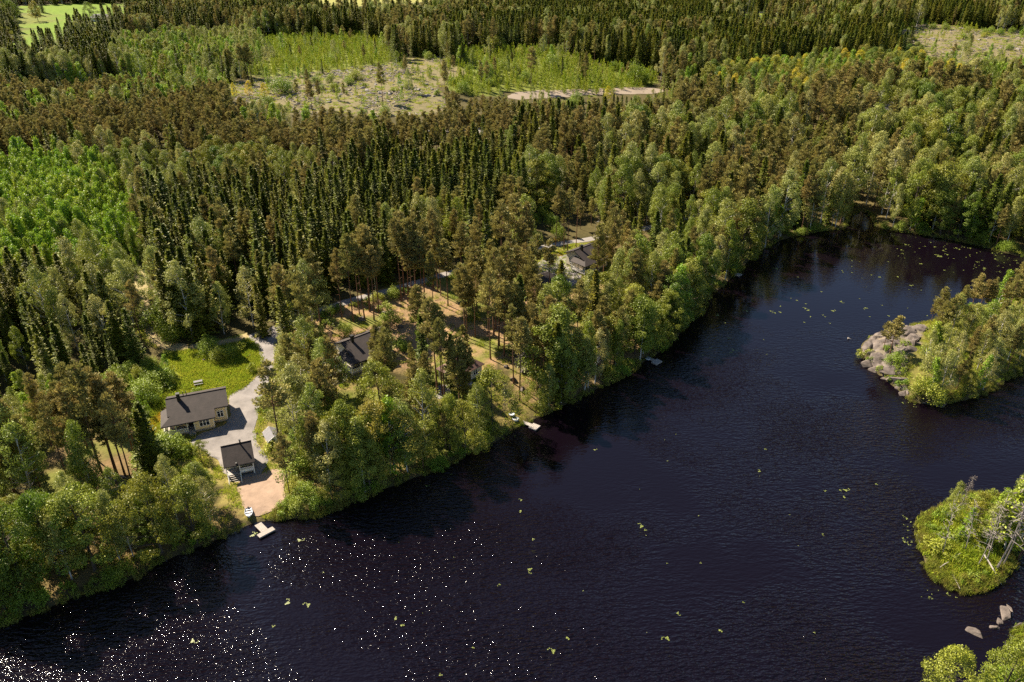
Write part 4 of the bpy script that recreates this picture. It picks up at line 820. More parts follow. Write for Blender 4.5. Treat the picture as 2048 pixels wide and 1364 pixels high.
NAME = dict(pine=('pine_tree','pine'), tallpine=('tall_pine','pine'), spruce=('spruce_tree','spruce'), birch=('birch_tree','birch'), sapling=('young_birch','young birch'), broad=('leafy_tree','leafy tree'), yellow=('yellow_leafed_tree','yellow-leafed tree'),
            plant=('young_conifer','young conifer'), bush=('bush','bush'), shrub=('large_bush','bush'), rust=('copper_leafed_tree','copper-leafed tree'), dead=('dead_tree','bare dead tree'), greypine=('dead_pine','grey dead pine'))
LOOK = dict(pine='olive-brown pine', tallpine='bare-trunked tall pine', spruce='dark conical spruce', birch='bright green birch', sapling='slender young birch', broad='round leafy tree', yellow='yellow-leafed tree', plant='small light-green conifer', bush='rounded green bush', shrub='big leafy bush', rust='copper-red leafed tree', dead='bare dead tree', greypine='bare grey pine')
ZP = {'far fields':'by the green field','field copse':'in the copse on the green field','dark spruce belt':'in the spruce belt beyond the clear-cut','young plantation':'in the low plantation by the clear-cut','birch scrub':'in the birch scrub beyond the clear-cut',
 'dark spruce block':'in the spruce block below the field','birch strip':'in the light strip left of the clear-cut','clear-cut':'on the pale clear-cut','scrub below the gravel pit':'below the brown gravel strip','brown pine wood':'in the brown pine wood above the road','roadside thicket':'in the thicket below the road',
 'young birch plantation':'in the young birch plantation','dark spruce wood':'in the spruce wood behind the lane','grassy track':'along the grassy track','left spruce wood':'in the spruce wood left of the track','bushes behind the cottage':'behind the yellow cottage',
 'left birch edge':'in the birch fringe at the left edge','left pine stand':'in the pine stand left of the cottage','foreground shore trees':'on the shore left of the jetty','open pine stand':'in the open pine stand','lakeside belt':'in the lakeside belt right of the beach',
 'lakeside wood':'on the shore right of the dead pine','right mixed wood':'in the mixed wood right of the lane','dark lane edge':'by the lane lamp','yellow-green grove':'in the yellow-green grove','far clear-cut':'on the far clear-cut','far spruce wood':'in the far spruce wood',
 'rock island':'on the granite island','small island':'on the small scrubby island','near shore':'at the bottom right corner','rock island tip':'on the granite tip','meadow':'on the meadow by the drive','cottage ground':'around the gravel yard','second cottage ground':'by the second cottage','third cottage ground':'by the red-brown roofed cottage','fourth cottage ground':'by the far cream cottage'}
LM = [(n_, *gp(u, v)[:2], r_) for n_, u, v, r_ in (('yellow cottage',400,850,17),('sauna',478,945,11),('garden shed',545,885,9),('drive fork',545,665,11),('second cottage',712,712,13),('red-brown roofed cottage',915,760,12),('far cream cottage',1160,530,15),('lane lamp',1190,474,14),('beach boat',498,1032,9),('T-shaped jetty',528,1062,9),('white boats',1030,840,10),('shaded jetty',1300,722,12),('far jetty',1470,548,13),('inlet',1722,445,16),('long white villa',1772,226,22))]
zone_of = zoneid(TX[:, 0], TX[:, 1])
chosen = []
for sp_ in NAME:
    ii = [i for i in range(len(T)) if TS[i] == sp_ and 0 < ut[i] < 2048 and -10 < vt_[i] < 1364 and vis[i] > 1]
    ii.sort(key=lambda i: -(vis[i] + (1e6 if T[i][5] else 0) + (30 if T[i][6] == -9 else 0))); chosen += ii[:298]
chosen_set = set(chosen); lab = {}; cells = {}
for i in chosen:
    if T[i][5]: lab[i] = T[i][5]; continue
    sp_ = TS[i]; x, y = TX[i, :2]; best = None
    for (n_, lx, ly, r_) in LM:
        dd = math.hypot(x - lx, y - ly)
        if dd < r_ and (best is None or dd < best[0]): best = (dd, n_, lx, ly)
    zn = Z[zone_of[i]][0] if zone_of[i] >= 0 else None
    isl = zn in ('rock island', 'small island', 'rock island tip', 'near shore')
    if best and not isl:
        dx, dy = x - best[2], y - best[3]; rel = ('right of' if dx > 0 else 'left of') if abs(dx) > abs(dy) else ('behind' if dy > 0 else 'in front of'); place = f'{rel} the {best[1]}'
    elif zn: place = ZP[zn]
    else: place = 'at the far edge of the forest' if dist[i] > 450 else 'in the wood by the far road' if dist[i] > 250 else 'at the edge of the wood'
    cells.setdefault((sp_, place), []).append(i)
NUM = ['zero','one','two','three','four','five','six','seven','eight']; ORD = ['','leftmost','second','third','fourth','fifth','sixth','seventh','eighth']
def name_set(ids, base, depth=0):
    if len(ids) == 1: lab[ids[0]] = base; return
    if len(ids) <= 8:
        s = sorted(ids, key=lambda i: ut[i]); n_ = len(s)
        for k, i in enumerate(s): lab[i] = f'{base}, ' + ('leftmost' if k == 0 else 'rightmost' if k == n_ - 1 else f'{ORD[k + 1]} from left') + f' of {NUM[n_]}'
        return
    if depth == 0:
        q1, q2 = np.quantile(TX[ids, 3], (.33, .67)); parts = {'tall ': [], '': [], 'short ': []}
        for i in ids: parts['tall ' if TX[i, 3] > q2 else 'short ' if TX[i, 3] < q1 else ''].append(i)
        for w_, s in parts.items():
            if s: name_set(s, (w_ or 'middling ') + base, 1)
    elif depth == 1:
        q1, q2 = np.quantile(dist[ids], (.33, .67)); parts = {'front': [], 'middle': [], 'back': []}
        for i in ids: parts['front' if dist[i] < q1 else 'back' if dist[i] > q2 else 'middle'].append(i)
        for w_, s in parts.items():
            if s: name_set(s, f'{base}, {w_} rows', 2)
    else:
        for i in ids: lab[i] = base
for (sp_, place), ids in cells.items(): name_set(ids, f'{LOOK[sp_]} {place}')
rt = random.Random(5); rot = [rt.uniform(0, 6.283) for _ in T]; wid = [rt.uniform(.82, 1.2) for _ in T]; var = [rt.randrange(len(PROTO[s])) for s in TS]
for i, t_ in enumerate(T):
    if t_[5] and 'granite tip' in t_[5]: wid[i] = 1.75
    if t_[5] and 'treetop' in t_[5]: var[i] = 1; wid[i] = 1.0
PLUR = {'bush': 'bushes', 'large_bush': 'large bushes', 'young_birch': 'young birches'}
def tree(i):
    sp_ = TS[i]; tm, cm, al, hn, rc = PROTO[sp_][var[i]]; k = TX[i, 3] / hn; x, y, z = TX[i, :3]; nm, ct = NAME[sp_]; lb = ' '.join(lab[i].split()[:16])
    kw = dict(label=lb, cat=ct, group=f'{PLUR.get(nm, nm.replace("_", " ") + "s")} of the lakeside forest')
    wk = wid[i] * (1 if sp_ != 'pine' else .9)
    if sp_ == 'plant' or dist[i] > 330:
        o = bpy.data.objects.new(nm, al); C.objects.link(o); tag(o, **kw)
    else:
        o = bpy.data.objects.new(nm, None); C.objects.link(o); tag(o, **kw); o.empty_display_size = .5
        for n_, m_ in (('crown', cm), ('stems' if sp_ in ('bush', 'shrub') else 'trunk', tm)): c = bpy.data.objects.new(n_, m_); C.objects.link(c); c.parent = o
    o.location = (x, y, z - .05); o.rotation_euler = (0, 0, rot[i]); o.scale = (k * wk, k * wk, k)
for i in chosen: tree(i)
# ---- masses: geometry-nodes instances on points, one object per kind
def scatter(name, pts, rots, scl, var_, meshes, label, cat, kind='stuff'):
    col = bpy.data.collections.new(name + '_sources')
    for k, m_ in enumerate(meshes): col.objects.link(bpy.data.objects.new(f'{name}_source_{k:02d}', m_))
    me_ = bpy.data.meshes.new(name); n = len(pts); me_.vertices.add(n); me_.vertices.foreach_set('co', np.asarray(pts, np.float32).ravel())
    for an, ty, d_ in (('rot', 'FLOAT_VECTOR', np.c_[np.zeros(n), np.zeros(n), rots]), ('scl', 'FLOAT_VECTOR', scl), ('var', 'INT', var_)):
        a_ = me_.attributes.new(an, ty, 'POINT'); a_.data.foreach_set('vector' if ty == 'FLOAT_VECTOR' else 'value', np.asarray(d_, np.float32 if ty != 'INT' else np.int32).ravel())
    o = tag(link(name, me_), label, cat, None, kind)
    ng = bpy.data.node_groups.new(name, 'GeometryNodeTree'); ng.interface.new_socket('Geometry', in_out='INPUT', socket_type='NodeSocketGeometry'); ng.interface.new_socket('Geometry', in_out='OUTPUT', socket_type='NodeSocketGeometry')
    gi = ng.nodes.new('NodeGroupInput'); go = ng.nodes.new('NodeGroupOutput'); ip = ng.nodes.new('GeometryNodeInstanceOnPoints'); ci = ng.nodes.new('GeometryNodeCollectionInfo'); mp = ng.nodes.new('GeometryNodeMeshToPoints')
    ci.inputs['Collection'].default_value = col; ci.inputs['Separate Children'].default_value = True; ci.inputs['Reset Children'].default_value = True
    ip.inputs['Pick Instance'].default_value = True
    for an, ty, sk in (('rot', 'FLOAT_VECTOR', 'Rotation'), ('scl', 'FLOAT_VECTOR', 'Scale'), ('var', 'INT', 'Instance Index')):
        na = ng.nodes.new('GeometryNodeInputNamedAttribute'); na.data_type = ty; na.inputs['Name'].default_value = an
        ng.links.new([s for s in na.outputs if s.enabled and s.name == 'Attribute'][0], ip.inputs[sk])
    ng.links.new(gi.outputs[0], mp.inputs[0]); ng.links.new(mp.outputs[0], ip.inputs['Points']); ng.links.new(ci.outputs[0], ip.inputs['Instance']); ng.links.new(ip.outputs[0], go.inputs[0])
    o.modifiers.new('scatter', 'NODES').node_group = ng; return o
STUFFN = dict(pine='pine_forest', tallpine='tall_pine_forest', spruce='spruce_forest', birch='birch_forest', sapling='young_birch_forest', broad='leafy_woods', yellow='yellow_leafed_woods', plant='young_conifer_forest', bush='shrubbery', shrub='tall_shrubbery', rust='copper_woods', dead='dead_woods', greypine='dead_pine_woods')
for sp_ in NAME:
    ii = np.array([i for i in range(len(T)) if TS[i] == sp_ and i not in chosen_set])
    if len(ii) == 0: continue
    k = TX[ii, 3] / PROTO[sp_][0][3]; wk = k * np.array([wid[i] for i in ii])
    scatter(STUFFN[sp_], TX[ii, :3] - [0, 0, .05], [rot[i] for i in ii], np.c_[wk, wk, k], [var[i] for i in ii], [p[2] for p in PROTO[sp_]], f'mass of further {LOOK[sp_]} growth filling the forest behind', 'forest')
print('TREES', len(T), {s: TS.count(s) for s in NAME}, 'chosen', len(chosen), 'distinct labels', len(set(lab.values())))

# ------------------------------------------------------------------ grass, reeds, flowers, slash
g = np.random.default_rng(77)
def pts_in(poly, step):
    mn, mx_ = poly.min(0), poly.max(0); a, b_ = np.meshgrid(np.arange(mn[0], mx_[0], step), np.arange(mn[1], mx_[1], step))
    x = (a + g.uniform(-.5, .5, a.shape) * step).ravel(); y = (b_ + g.uniform(-.5, .5, a.shape) * step).ravel(); m_ = inpoly(x, y, poly); return x[m_], y[m_]
def zpoly(n): return [z[1] for z in Z if z[0] == n]
gxs = []; BOATXY = gp(498.5, 1031)
TIP = zpoly('rock island tip')[0]
for n_, st, hs in (('meadow', .5, 1.0), ('cottage ground', .8, .9), ('small island', .7, 1.4), ('rock island', 1.3, 1.0), ('fourth cottage ground', 1.2, 1), ('second cottage ground', 1.5, 1), ('clear-cut', 3.0, 1.5), ('far clear-cut', 5.0, 1.8), ('bushes behind the cottage', 1.0, 1.3), ('open pine stand', 2.2, 1.0), ('lakeside belt', 1.6, 1.1), ('foreground shore trees', 1.6, 1.1), ('grassy track', 1.0, 1), ('lakeside wood', 2.0, 1.1), ('near shore', 1.0, 1.3)):
    for po in zpoly(n_):
        x, y = pts_in(po, st); m_ = (landdist(x, y) > .2) & ~inpoly(x, y, YARD) & (fbm(x, y, 3.5, 15, 3) > (-.15 if st > 1.4 else -.45))
        for l in LANES: m_ &= pdist(x, y, l, False) > 1.4
        m_ &= ~inpoly(x, y, wpoly([(472,962),(520,952),(548,938),(566,944),(572,975),(566,1005),(548,1024),(518,1036),(500,1032),(482,1005)]))
        m_ &= ~(inpoly(x, y, TIP) & (fbm(x, y, 3.0, 45, 2) < .22)) & (np.hypot(x - BOATXY[0], y - BOATXY[1]) > 2.4)
        x, y = x[m_], y[m_]; gxs.append(np.c_[x, y, hs * g.uniform(.6, 1.5, len(x))])
gxs = np.vstack(gxs); gz = hg(gxs[:, 0], gxs[:, 1]); n = len(gxs)
loc2 = lambda lx, ly, ox, oy, a: (ox + lx * math.cos(a) - ly * math.sin(a), oy + lx * math.sin(a) + ly * math.cos(a))
HP = np.array([loc2(*p, -56.98, 131.97, A1) for p in ((-12.3,-2.6),(.3,-2.6),(.3,6.9),(-12.3,6.9))]); SPo = np.array([loc2(*p, -46.88, 115.89, R(20.9)) for p in ((-5.3,-2),(0,-2),(0,5.8),(-5.3,5.8))])
m_ = ~inpoly(gxs[:, 0], gxs[:, 1], HP) & ~inpoly(gxs[:, 0], gxs[:, 1], SPo); gxs, gz = gxs[m_], gz[m_]; n = len(gxs)
scatter('grass', np.c_[gxs[:, :2], gz - .03], g.uniform(0, 6.28, n), np.c_[gxs[:, 2] * 1.2, gxs[:, 2] * 1.2, gxs[:, 2]], g.integers(0, 3, n), [p[1] for p in PROTO['grass']], 'green meadow grass and low herbs in open ground', 'grass')
fl = []
for px, st in (([(285,890),(300,840),(325,822),(318,850),(300,900)], .42), ([(470,775),(520,742),(522,720),(512,745),(480,770)], .55), ([(1095,508),(1130,500),(1135,510),(1100,516)], .6), ([(370,790),(420,770),(400,745),(370,760)], .9), ([(430,730),(500,700),(515,720),(450,760)], 1.0), ([(1060,492),(1120,486),(1120,476),(1080,480)], .8)):
    x, y = pts_in(wpoly(px), st); fl.append(np.c_[x, y])
fl = np.vstack(fl); m_ = ~inpoly(fl[:, 0], fl[:, 1], HP); fl = fl[m_]; n = len(fl); fm = [p[1].copy() for p in PROTO['grass']]
M['flower'] = leafmat('dandelion_flowers', (.42,.32,.03), (.50,.36,.02), .25, .6, .2, .01)
for m0 in fm: m0.materials.clear(); m0.materials.append(M['flower'])
scatter('flower_carpet', np.c_[fl, hg(fl[:, 0], fl[:, 1])], g.uniform(0, 6.28, n), np.c_[g.uniform(.4, .9, n), g.uniform(.4, .9, n), g.uniform(.5, .9, n)], g.integers(0, 3, n), fm, 'yellow dandelion patches on the grass', 'flowers')['kind'] = 'stuff'
# shore reeds follow the waterline
rp = []
for ring, dens in ((LAKE, 1), (ISLES[0], 2), (ISLES[1], 3), (ISLES[2], 2)):
    p = resample(ring, .35); u, v = pr(p[:, 0], p[:, 1], 0.); p = p[(u > -200) & (u < 2300) & (v > 300) & (v < 1600)]
    for k in range(dens): rp.append(p + g.normal(0, .7, p.shape))
for px, st in (([(560,1000),(600,1010),(690,1005),(700,1015),(640,1036),(560,1042),(540,1036)], .42), ([(1900,485),(1960,490),(2080,520),(2080,500),(1960,478)], .7), ([(1836,1050),(1850,1130),(1920,1190),(1990,1180),(1960,1150),(1900,1130)], .6)):
    x, y = pts_in(wpoly(px), st); rp.append(np.c_[x, y])
rp = np.vstack(rp); d = landdist(rp[:, 0], rp[:, 1]); m_ = (d > -.55) & (d < 2.2) & (fbm(rp[:, 0], rp[:, 1], 6, 19, 3) > -.25)
for px in ([(490,1040),(545,1030),(550,1062),(500,1066)], [(1700,430),(1745,430),(1745,460),(1700,460)], [(1712,690),(1725,725),(1758,757),(1800,785),(1822,800),(1835,775),(1830,720),(1850,660),(1745,660)]): m_ &= ~inpoly(rp[:, 0], rp[:, 1], wpoly(px))
rp = rp[m_]; n = len(rp)
scatter('reeds', np.c_[rp, np.maximum(hg(rp[:, 0], rp[:, 1]), -.1)], g.uniform(0, 6.28, n), np.tile(g.uniform(.5, 1.1, n)[:, None], (1, 3)), g.integers(0, 3, n), [p[1] for p in PROTO['reed']], 'reeds and sedge along the waterline', 'reeds')
# felled branches on the clear-cuts
sl_ = MB()
for n_, st in (('clear-cut', 2.0), ('far clear-cut', 3.2)):
    for po in zpoly(n_):
        x, y = pts_in(po, st)
        for a, b_ in zip(x, y):
            if vnoise(np.array(a / 14.), np.array(b_ / 14.), 9) < .42: continue
            z = float(hg(a, b_)) + .2; t_ = g.uniform(0, 6.28); ln = g.uniform(.8, 3.2); dx, dy = math.cos(t_) * ln, math.sin(t_) * ln
            sl_.tube([(a, b_, z), (a + dx, b_ + dy, z + g.uniform(-.1, .5))], g.uniform(.08, .2), 4)
tag(sl_.build('felled_branches', M['wood']), 'greyed felled branches littering the clear-cuts', 'felled wood', None, 'stuff')
# ------------------------------------------------------------------ rocks
def rockmesh(seed, flat=.6, pts=22):
    r = np.random.default_rng(seed); bm = bmesh.new()
    for p in unit(r.normal(size=(pts, 3))) * r.uniform(.75, 1.05, (pts, 1)) * [1, .8, flat]: bm.verts.new(p)
    h_ = bmesh.ops.convex_hull(bm, input=bm.verts); bmesh.ops.delete(bm, geom=[e for e in h_['geom_interior'] if isinstance(e, bmesh.types.BMVert)], context='VERTS')
    bmesh.ops.bevel(bm, geom=bm.edges[:], offset=.06, segments=1, affect='EDGES'); me_ = bpy.data.meshes.new('rock'); bm.to_mesh(me_); bm.free(); return me_
RG = [rockmesh(k, .75, 10 + (k % 4)) for k in range(6)]; RP = [rockmesh(50 + k, .6, 20) for k in range(5)]
for m0 in RG: m0.materials.append(M['granite'])
for m0 in RP: m0.materials.append(M['palerock'])
# bare granite outcrop of the island tip: tilted plates with cracks between them
px_, py_ = np.meshgrid(np.arange(TIP[:, 0].min(), TIP[:, 0].max(), .33), np.arange(TIP[:, 1].min(), TIP[:, 1].max(), .33)); sh0 = px_.shape; px_, py_ = px_.ravel(), py_.ravel()
sx0, sy0 = pts_in(TIP, 2.6); hk = g.uniform(0, 1.0, len(sx0)); tk = g.normal(0, .2, (len(sx0), 2)); wx_, wy_ = px_ + .5 * fbm(px_, py_, 1.6, 171, 2), py_ + .5 * fbm(px_, py_, 1.6, 181, 2)
dd = np.hypot(wx_[:, None] - sx0, wy_[:, None] - sy0); o2 = np.argsort(dd, 1)[:, :2]; kk = o2[:, 0]; gap = np.take_along_axis(dd, o2[:, 1:2], 1)[:, 0] - np.take_along_axis(dd, o2[:, :1], 1)[:, 0]
pz = hg(px_, py_) * .92 + hk[kk] + tk[kk, 0] * (px_ - sx0[kk]) + tk[kk, 1] * (py_ - sy0[kk]) - .55 * (1 - sstep(0, .42, gap)) + .12 * fbm(px_, py_, .9, 161, 2)
ld = landdist(px_, py_); pz = np.where(ld < .4, np.minimum(pz, -.2 + 3 * np.clip(ld, -.4, .4)), pz); ins = (inpoly(px_, py_, TIP) & (ld > -.5)).reshape(sh0); ix = np.arange(px_.size).reshape(sh0)
qq = np.stack([ix[:-1, :-1], ix[:-1, 1:], ix[1:, 1:], ix[1:, :-1]], -1)[ins[:-1, :-1] & ins[1:, 1:] & ins[:-1, 1:] & ins[1:, :-1]]
tag(link('granite_outcrop', npmesh('granite_outcrop', np.c_[px_, py_, pz], qq), None, M['granite']), 'bare cracked granite bedrock at the left tip of the wooded island', 'bedrock', None, 'structure')
def rock(name, u, v, s, label, group, pale=False, zoff=.0, sq=(1, 1, 1), xy=None):
    x, y, z = gp(u, v) if xy is None else (xy[0], xy[1], max(float(hg(*xy)), 0)); o = bpy.data.objects.new(name, (RP if pale else RG)[int(g.integers(0, 5))]); C.objects.link(o)
    o.location = (x, y, z + zoff); o.rotation_euler = (g.uniform(-.15, .15), g.uniform(-.15, .15), g.uniform(0, 6.28)); o.scale = (s * sq[0], s * sq[1], s * sq[2]); return tag(o, label, 'rock', group)
GI = 'granite blocks on the island tip'
for (u, v, s, lb) in ((1741,690,2.2,'upright dark granite block at the far left of the island tip'),(1752,680,1.4,'smaller granite block behind the upright dark one on the island tip'),(1747,706,1.5,'pointed granite block below the upright dark one on the tip'),(1768,712,1.5,'rounded mossy block in the middle of the granite tip'),
    (1742,726,1.9,'pale sloping slab at the left waterline of the granite tip'),(1755,738,1.5,'low pinkish slab at the waterline under the mossy block'),(1775,728,2.1,'big grey block with shadowed face in the middle of the cliff'),(1772,745,1.3,'square block below the big grey cliff block'),(1784,756,1.3,'cracked block at the foot of the cliff'),(1770,757,1.0,'small pink rock at the waterline under the square block'),
    (1798,740,2.4,'large pale pink slab right of the cliff crack'),(1805,762,2.2,'tall reddish slab face above the water at the right of the cliff'),(1796,776,1.1,'small orange-pink rock at the cliff foot by the water'),(1812,786,1.2,'dark wet rock right of the cliff foot'),(1800,712,2.0,'flat pale slab high on the granite tip'),(1820,700,2.2,'broad pale slab behind the bushes on the granite tip'),
    (1790,680,2.4,'long flat ledge at the back of the granite tip'),(1815,668,2.2,'pale ledge by the water at the back of the tip'),(1838,656,1.6,'rounded ledge below the back pines of the island')): rock('granite_block', u, v, s * 1.2, lb, GI, False, -.25, (1.3, 1.0, .62))
rock('granite_block', 1850, 806, 2.4, 'long low slab at the bottom waterline of the granite island', GI, False, -.3, (1.9, .5, .35)); rock('granite_block', 1895, 802, 2.2, 'dark flat rock right of the long low slab', GI, False, -.4, (1.6, .5, .35))
LK = 'rocks standing in the lake near the small island'
for (u, v, s, sq, lb) in ((1950,1266,1.35,(1.1,.9,.85),'round mossy rock alone in the water below the small island'),(2008,1228,1.7,(1.2,.8,.55),'big cracked pale rock in the water, topmost of its cluster'),(1999,1243,.9,(1.1,.8,.6),'small pale rock in front of the big cracked one'),(1990,1255,.9,(1,.9,.6),'lowest small rock of the cluster in the water'),(2020,1216,1.0,(1.2,.7,.5),'flat rock behind the big cracked one')): rock('lake_rock', u, v, s, lb, LK, False, .0, (sq[0], sq[1], sq[2] * .75))
rock('lake_rock', 2038, 1252, 1.3, 'pinkish shore rock at the right edge under the near bank', LK, False, .1, (1.2, .7, .6)); rock('lake_rock', 1697, 677, .55, 'tiny pale rock alone in open water left of the granite island', None, True, .1, (1.3, .8, .7))
rock('lake_rock', 1840, 1078, 1.1, 'pale flat rock at the left edge of the small island', LK, True, .05, (1.5, .7, .5))
for k, (u, v, s, lb) in enumerate(((986,752,.9,'pale boulder on the needle-covered clearing left of the dead pine'),(1048,745,1.5,'large boulder with dark cave-like shadow right of the dead pine'),(1026,762,1.3,'grey boulder below the dead pine'),(1012,735,.8,'boulder at the top of the rocky clearing'),(1045,780,1.0,'boulder above the shaded hollow by the shore'),(874,627,.9,'pale boulder in the middle of the open pine stand'),(850,625,.7,'smaller boulder left of the pale one in the open pine stand'),(725,640,1.2,'dark boulder under the pines behind the second cottage'),(768,628,1.0,'reddish boulder at the right of the needle-covered slope'),(800,655,1.0,'boulder between bushes right of the second cottage'),
    (447,742,.6,'white stone in the meadow above the yellow cottage'),(470,728,.4,'small white stone near the meadow bushes'),(408,722,.7,'grey stone at the foot of the dark bush on the meadow'),(500,712,.5,'stone by the drive edge under the meadow bushes'),(552,693,.5,'stone at the outer edge of the drive bend'),(556,680,.6,'stone at the top of the drive bend'),(527,872,.5,'white stone in front of the garden shed'),(515,868,.4,'low stone left of the garden shed'))): rock('boulder', u, v, s, lb, 'boulders around the cottages', k in (0, 5, 10, 11, 16), .1 * s)
cnt = 0
for n_, lim, st in (('clear-cut', 200, 3.0), ('far clear-cut', 88, 4.5)):
    for po in zpoly(n_):
        x, y = pts_in(po, st); dn = vnoise(x / 16., y / 16., 4); k = 0
        for j in g.permutation(len(x)):
            if dn[j] < .5 or k >= lim: continue
            u, v = pr(x[j], y[j], float(hg(x[j], y[j])));
            if not (0 < u < 2048 and v > 0): continue
            side = 'left end' if u < 620 else 'hilltop' if (u < 920 and v < 160) else 'near slope' if u < 920 else 'far right'
            rock('clearing_boulder', 0, 0, float(g.choice((.6, .9, 1.2, 1.9), p=(.35, .33, .22, .10))), f'pale boulder among grey slash on the {side} of the clear-cut', 'boulders on the clear-cuts', True, .1, (1.2, 1, .8), (x[j], y[j])); k += 1; cnt += 1
rock('clearing_boulder', 1585, 30, 2.6, 'big white boulder alone on the far green clearing', 'boulders on the clear-cuts', True, .3)
# ------------------------------------------------------------------ lily pads: little rafts of round leaves
def lilymesh(seed, n, sp_):
    r = np.random.default_rng(seed); mb = MB()
    for i in range(n):
        x, y = r.normal(0, sp_, 2); q_ = r.uniform(.10, .19); a0 = r.uniform(0, 6.28); tl = r.uniform(.002, .02)
        mb.face([(x + q_ * math.cos(a0 + .3 + 5.7 * k / 9), y + q_ * math.sin(a0 + .3 + 5.7 * k / 9), .012 + i * .0015 + tl * math.cos(a0 + k)) for k in range(10)] + [(x, y, .012 + i * .0015)])
    m0 = mb.mesh('lily_raft'); m0.materials.append(M['lily']); return m0
LY = [lilymesh(k, (4, 7, 10, 14, 5)[k], (.12, .22, .3, .38, .14)[k]) for k in range(5)]
def lily(u, v, k, label, s=1.0):
    p = up(u, v, .01); 
    if landdist(p[0], p[1]) > -.4: return
    o = bpy.data.objects.new('lily_raft', LY[k]); C.objects.link(o); o.location = (p[0], p[1], .004); o.rotation_euler.z = g.uniform(0, 6.28); o.scale = (s * .5, s * .5, 1); tag(o, label, 'lily pads', 'rafts of lily pads on the lake')
for u, v, lb in ((790,1238,'yellow-green lily raft, left of a pair on the sparkling water'),(803,1250,'yellow-green lily raft, right of a pair on the sparkling water'),(575,1205,'lone lily raft on sparkling water below the reed bank'),(615,1210,'small lily raft right of the lone one below the reed bank'),(387,1282,'lily raft among glints near the bottom left shore shadow'),(546,1253,'lily raft between glints at the lower left'),(1135,1275,'lone lily raft low on open water, centre'),(1333,1277,'lone lily raft low on open water right of centre'),(1440,1260,'lily raft right of the low centre one'),(1282,1052,'upper lily raft of a pair on the middle lake'),(1290,1060,'lower lily raft of a pair on the middle lake'),(1042,1022,'lily raft on the middle lake below the shore shadow'),(1066,1078,'lily raft on the middle lake in open water'),(1060,1140,'lily raft low on the middle lake'),(1530,898,'single lily raft right of the lake centre'),(1650,982,'leftmost of the four lily rafts left of the small island'),(1680,980,'second of the four lily rafts left of the small island'),(1692,980,'third of the four lily rafts left of the small island'),(1688,995,'lowest of the four lily rafts left of the small island'),(1752,968,'lily raft alone above the small island'),(600,1080,'lily raft on blue water right of the jetty'),(505,1070,'pale lily leaves just left of the T-shaped jetty'),(510,1067,'lily leaves beside the T-shaped jetty'),(1105,1302,'lily raft at the bottom centre'),(880,1350,'lily raft at the very bottom edge')): lily(u, v, int(g.integers(1, 4)), lb, 1.15)
for (u0, u1, v0, v1, n_, lb, s) in ((1880,2045,488,545,64,'pale lily raft in the dense patch off the far right shore',1.05),(1780,1900,470,520,30,'pale lily raft scattered below the far shore',1.2),(1540,1860,520,650,46,'pale lily raft on the blue water left of the granite island',1.3),(1400,1560,600,720,12,'small lily raft on the water right of the shore shadow',1.1),(1800,1840,765,815,16,'small lily raft hugging the granite island foot',.9),(1800,1850,1030,1100,14,'small lily raft beside the left edge of the small island',.7),(1840,1960,1150,1205,14,'small lily raft around the lower edge of the small island',.7),(600,1700,760,1340,34,'tiny lily raft far out on the dark lake',.7)):
    for k in range(n_): lily(g.uniform(u0, u1), g.uniform(v0, v1), int(g.integers(0, 4)), lb, s * g.uniform(.6, 1.2))
# ------------------------------------------------------------------ jetties and boats
def jetty(a, b_, hw, head, label):
    """walkway of cross planks from a to b_ (photo pixels) and a head across its end"""
    z = .42; A, B = up(*a, z), up(*b_, z); d_ = B - A; L_ = float(np.linalg.norm(d_)); ang = math.atan2(d_[1], d_[0]); root = empty('jetty', (A[0], A[1], 0), ang, label=label, cat='jetty', group='jetties on the shore')
    n_ = max(6, int(L_ / .32)); st = L_ / n_; pm = None
    def plank(x, y0, y1, w_):
        MB().box(x + .012, x + w_ - .012, y0, y1, z - .06, z + float(g.uniform(-.008, .012))).build('plank', M['bleached'], root)
    for i in range(n_): plank(i * st, -hw, hw, st)
    hl, hwid = head; k = max(4, int(hwid / .3))
    for i in range(k): plank(L_ + i * hwid / k + .004, -hl / 2, hl / 2, hwid / k)
    fr = MB()
    for s in (-1, 1): fr.box(0, L_, s * hw * .8 - .05, s * hw * .8 + .05, z - .2, z - .064)
    fr.box(L_ + .05, L_ + hwid - .05, -hl / 2 + .05, hl / 2 - .05, z - .3, z - .064); fr.build('frame', M['bleached'], root)
    for x, y in ((L_ + .15, -hl / 2 + .12), (L_ + .15, hl / 2 - .12), (L_ + hwid - .15, -hl / 2 + .12), (L_ + hwid - .15, hl / 2 - .12), (L_ * .5, hw * .6)): MB().tube([(x, y, -1.5), (x, y, z - .07)], .07, 6).build('pile', M['dbark'], root)
    return root
jetty((515.5,1047.5), (529,1061), .62, (2.9, 1.0), 'bleached wooden T-shaped jetty below the sandy beach')
jetty((1042,842), (1062,850), .45, (1.8, 1.7), 'pale jetty beside the white boats below the rocky clearing'); jetty((1298,716), (1308,720.5), .45, (2.2, 1.6), 'jetty in deep shade half way along the wooded shore'); jetty((1458,542), (1471,546.5), .45, (1.8, 1.7), 'small sunlit jetty far along the shore')
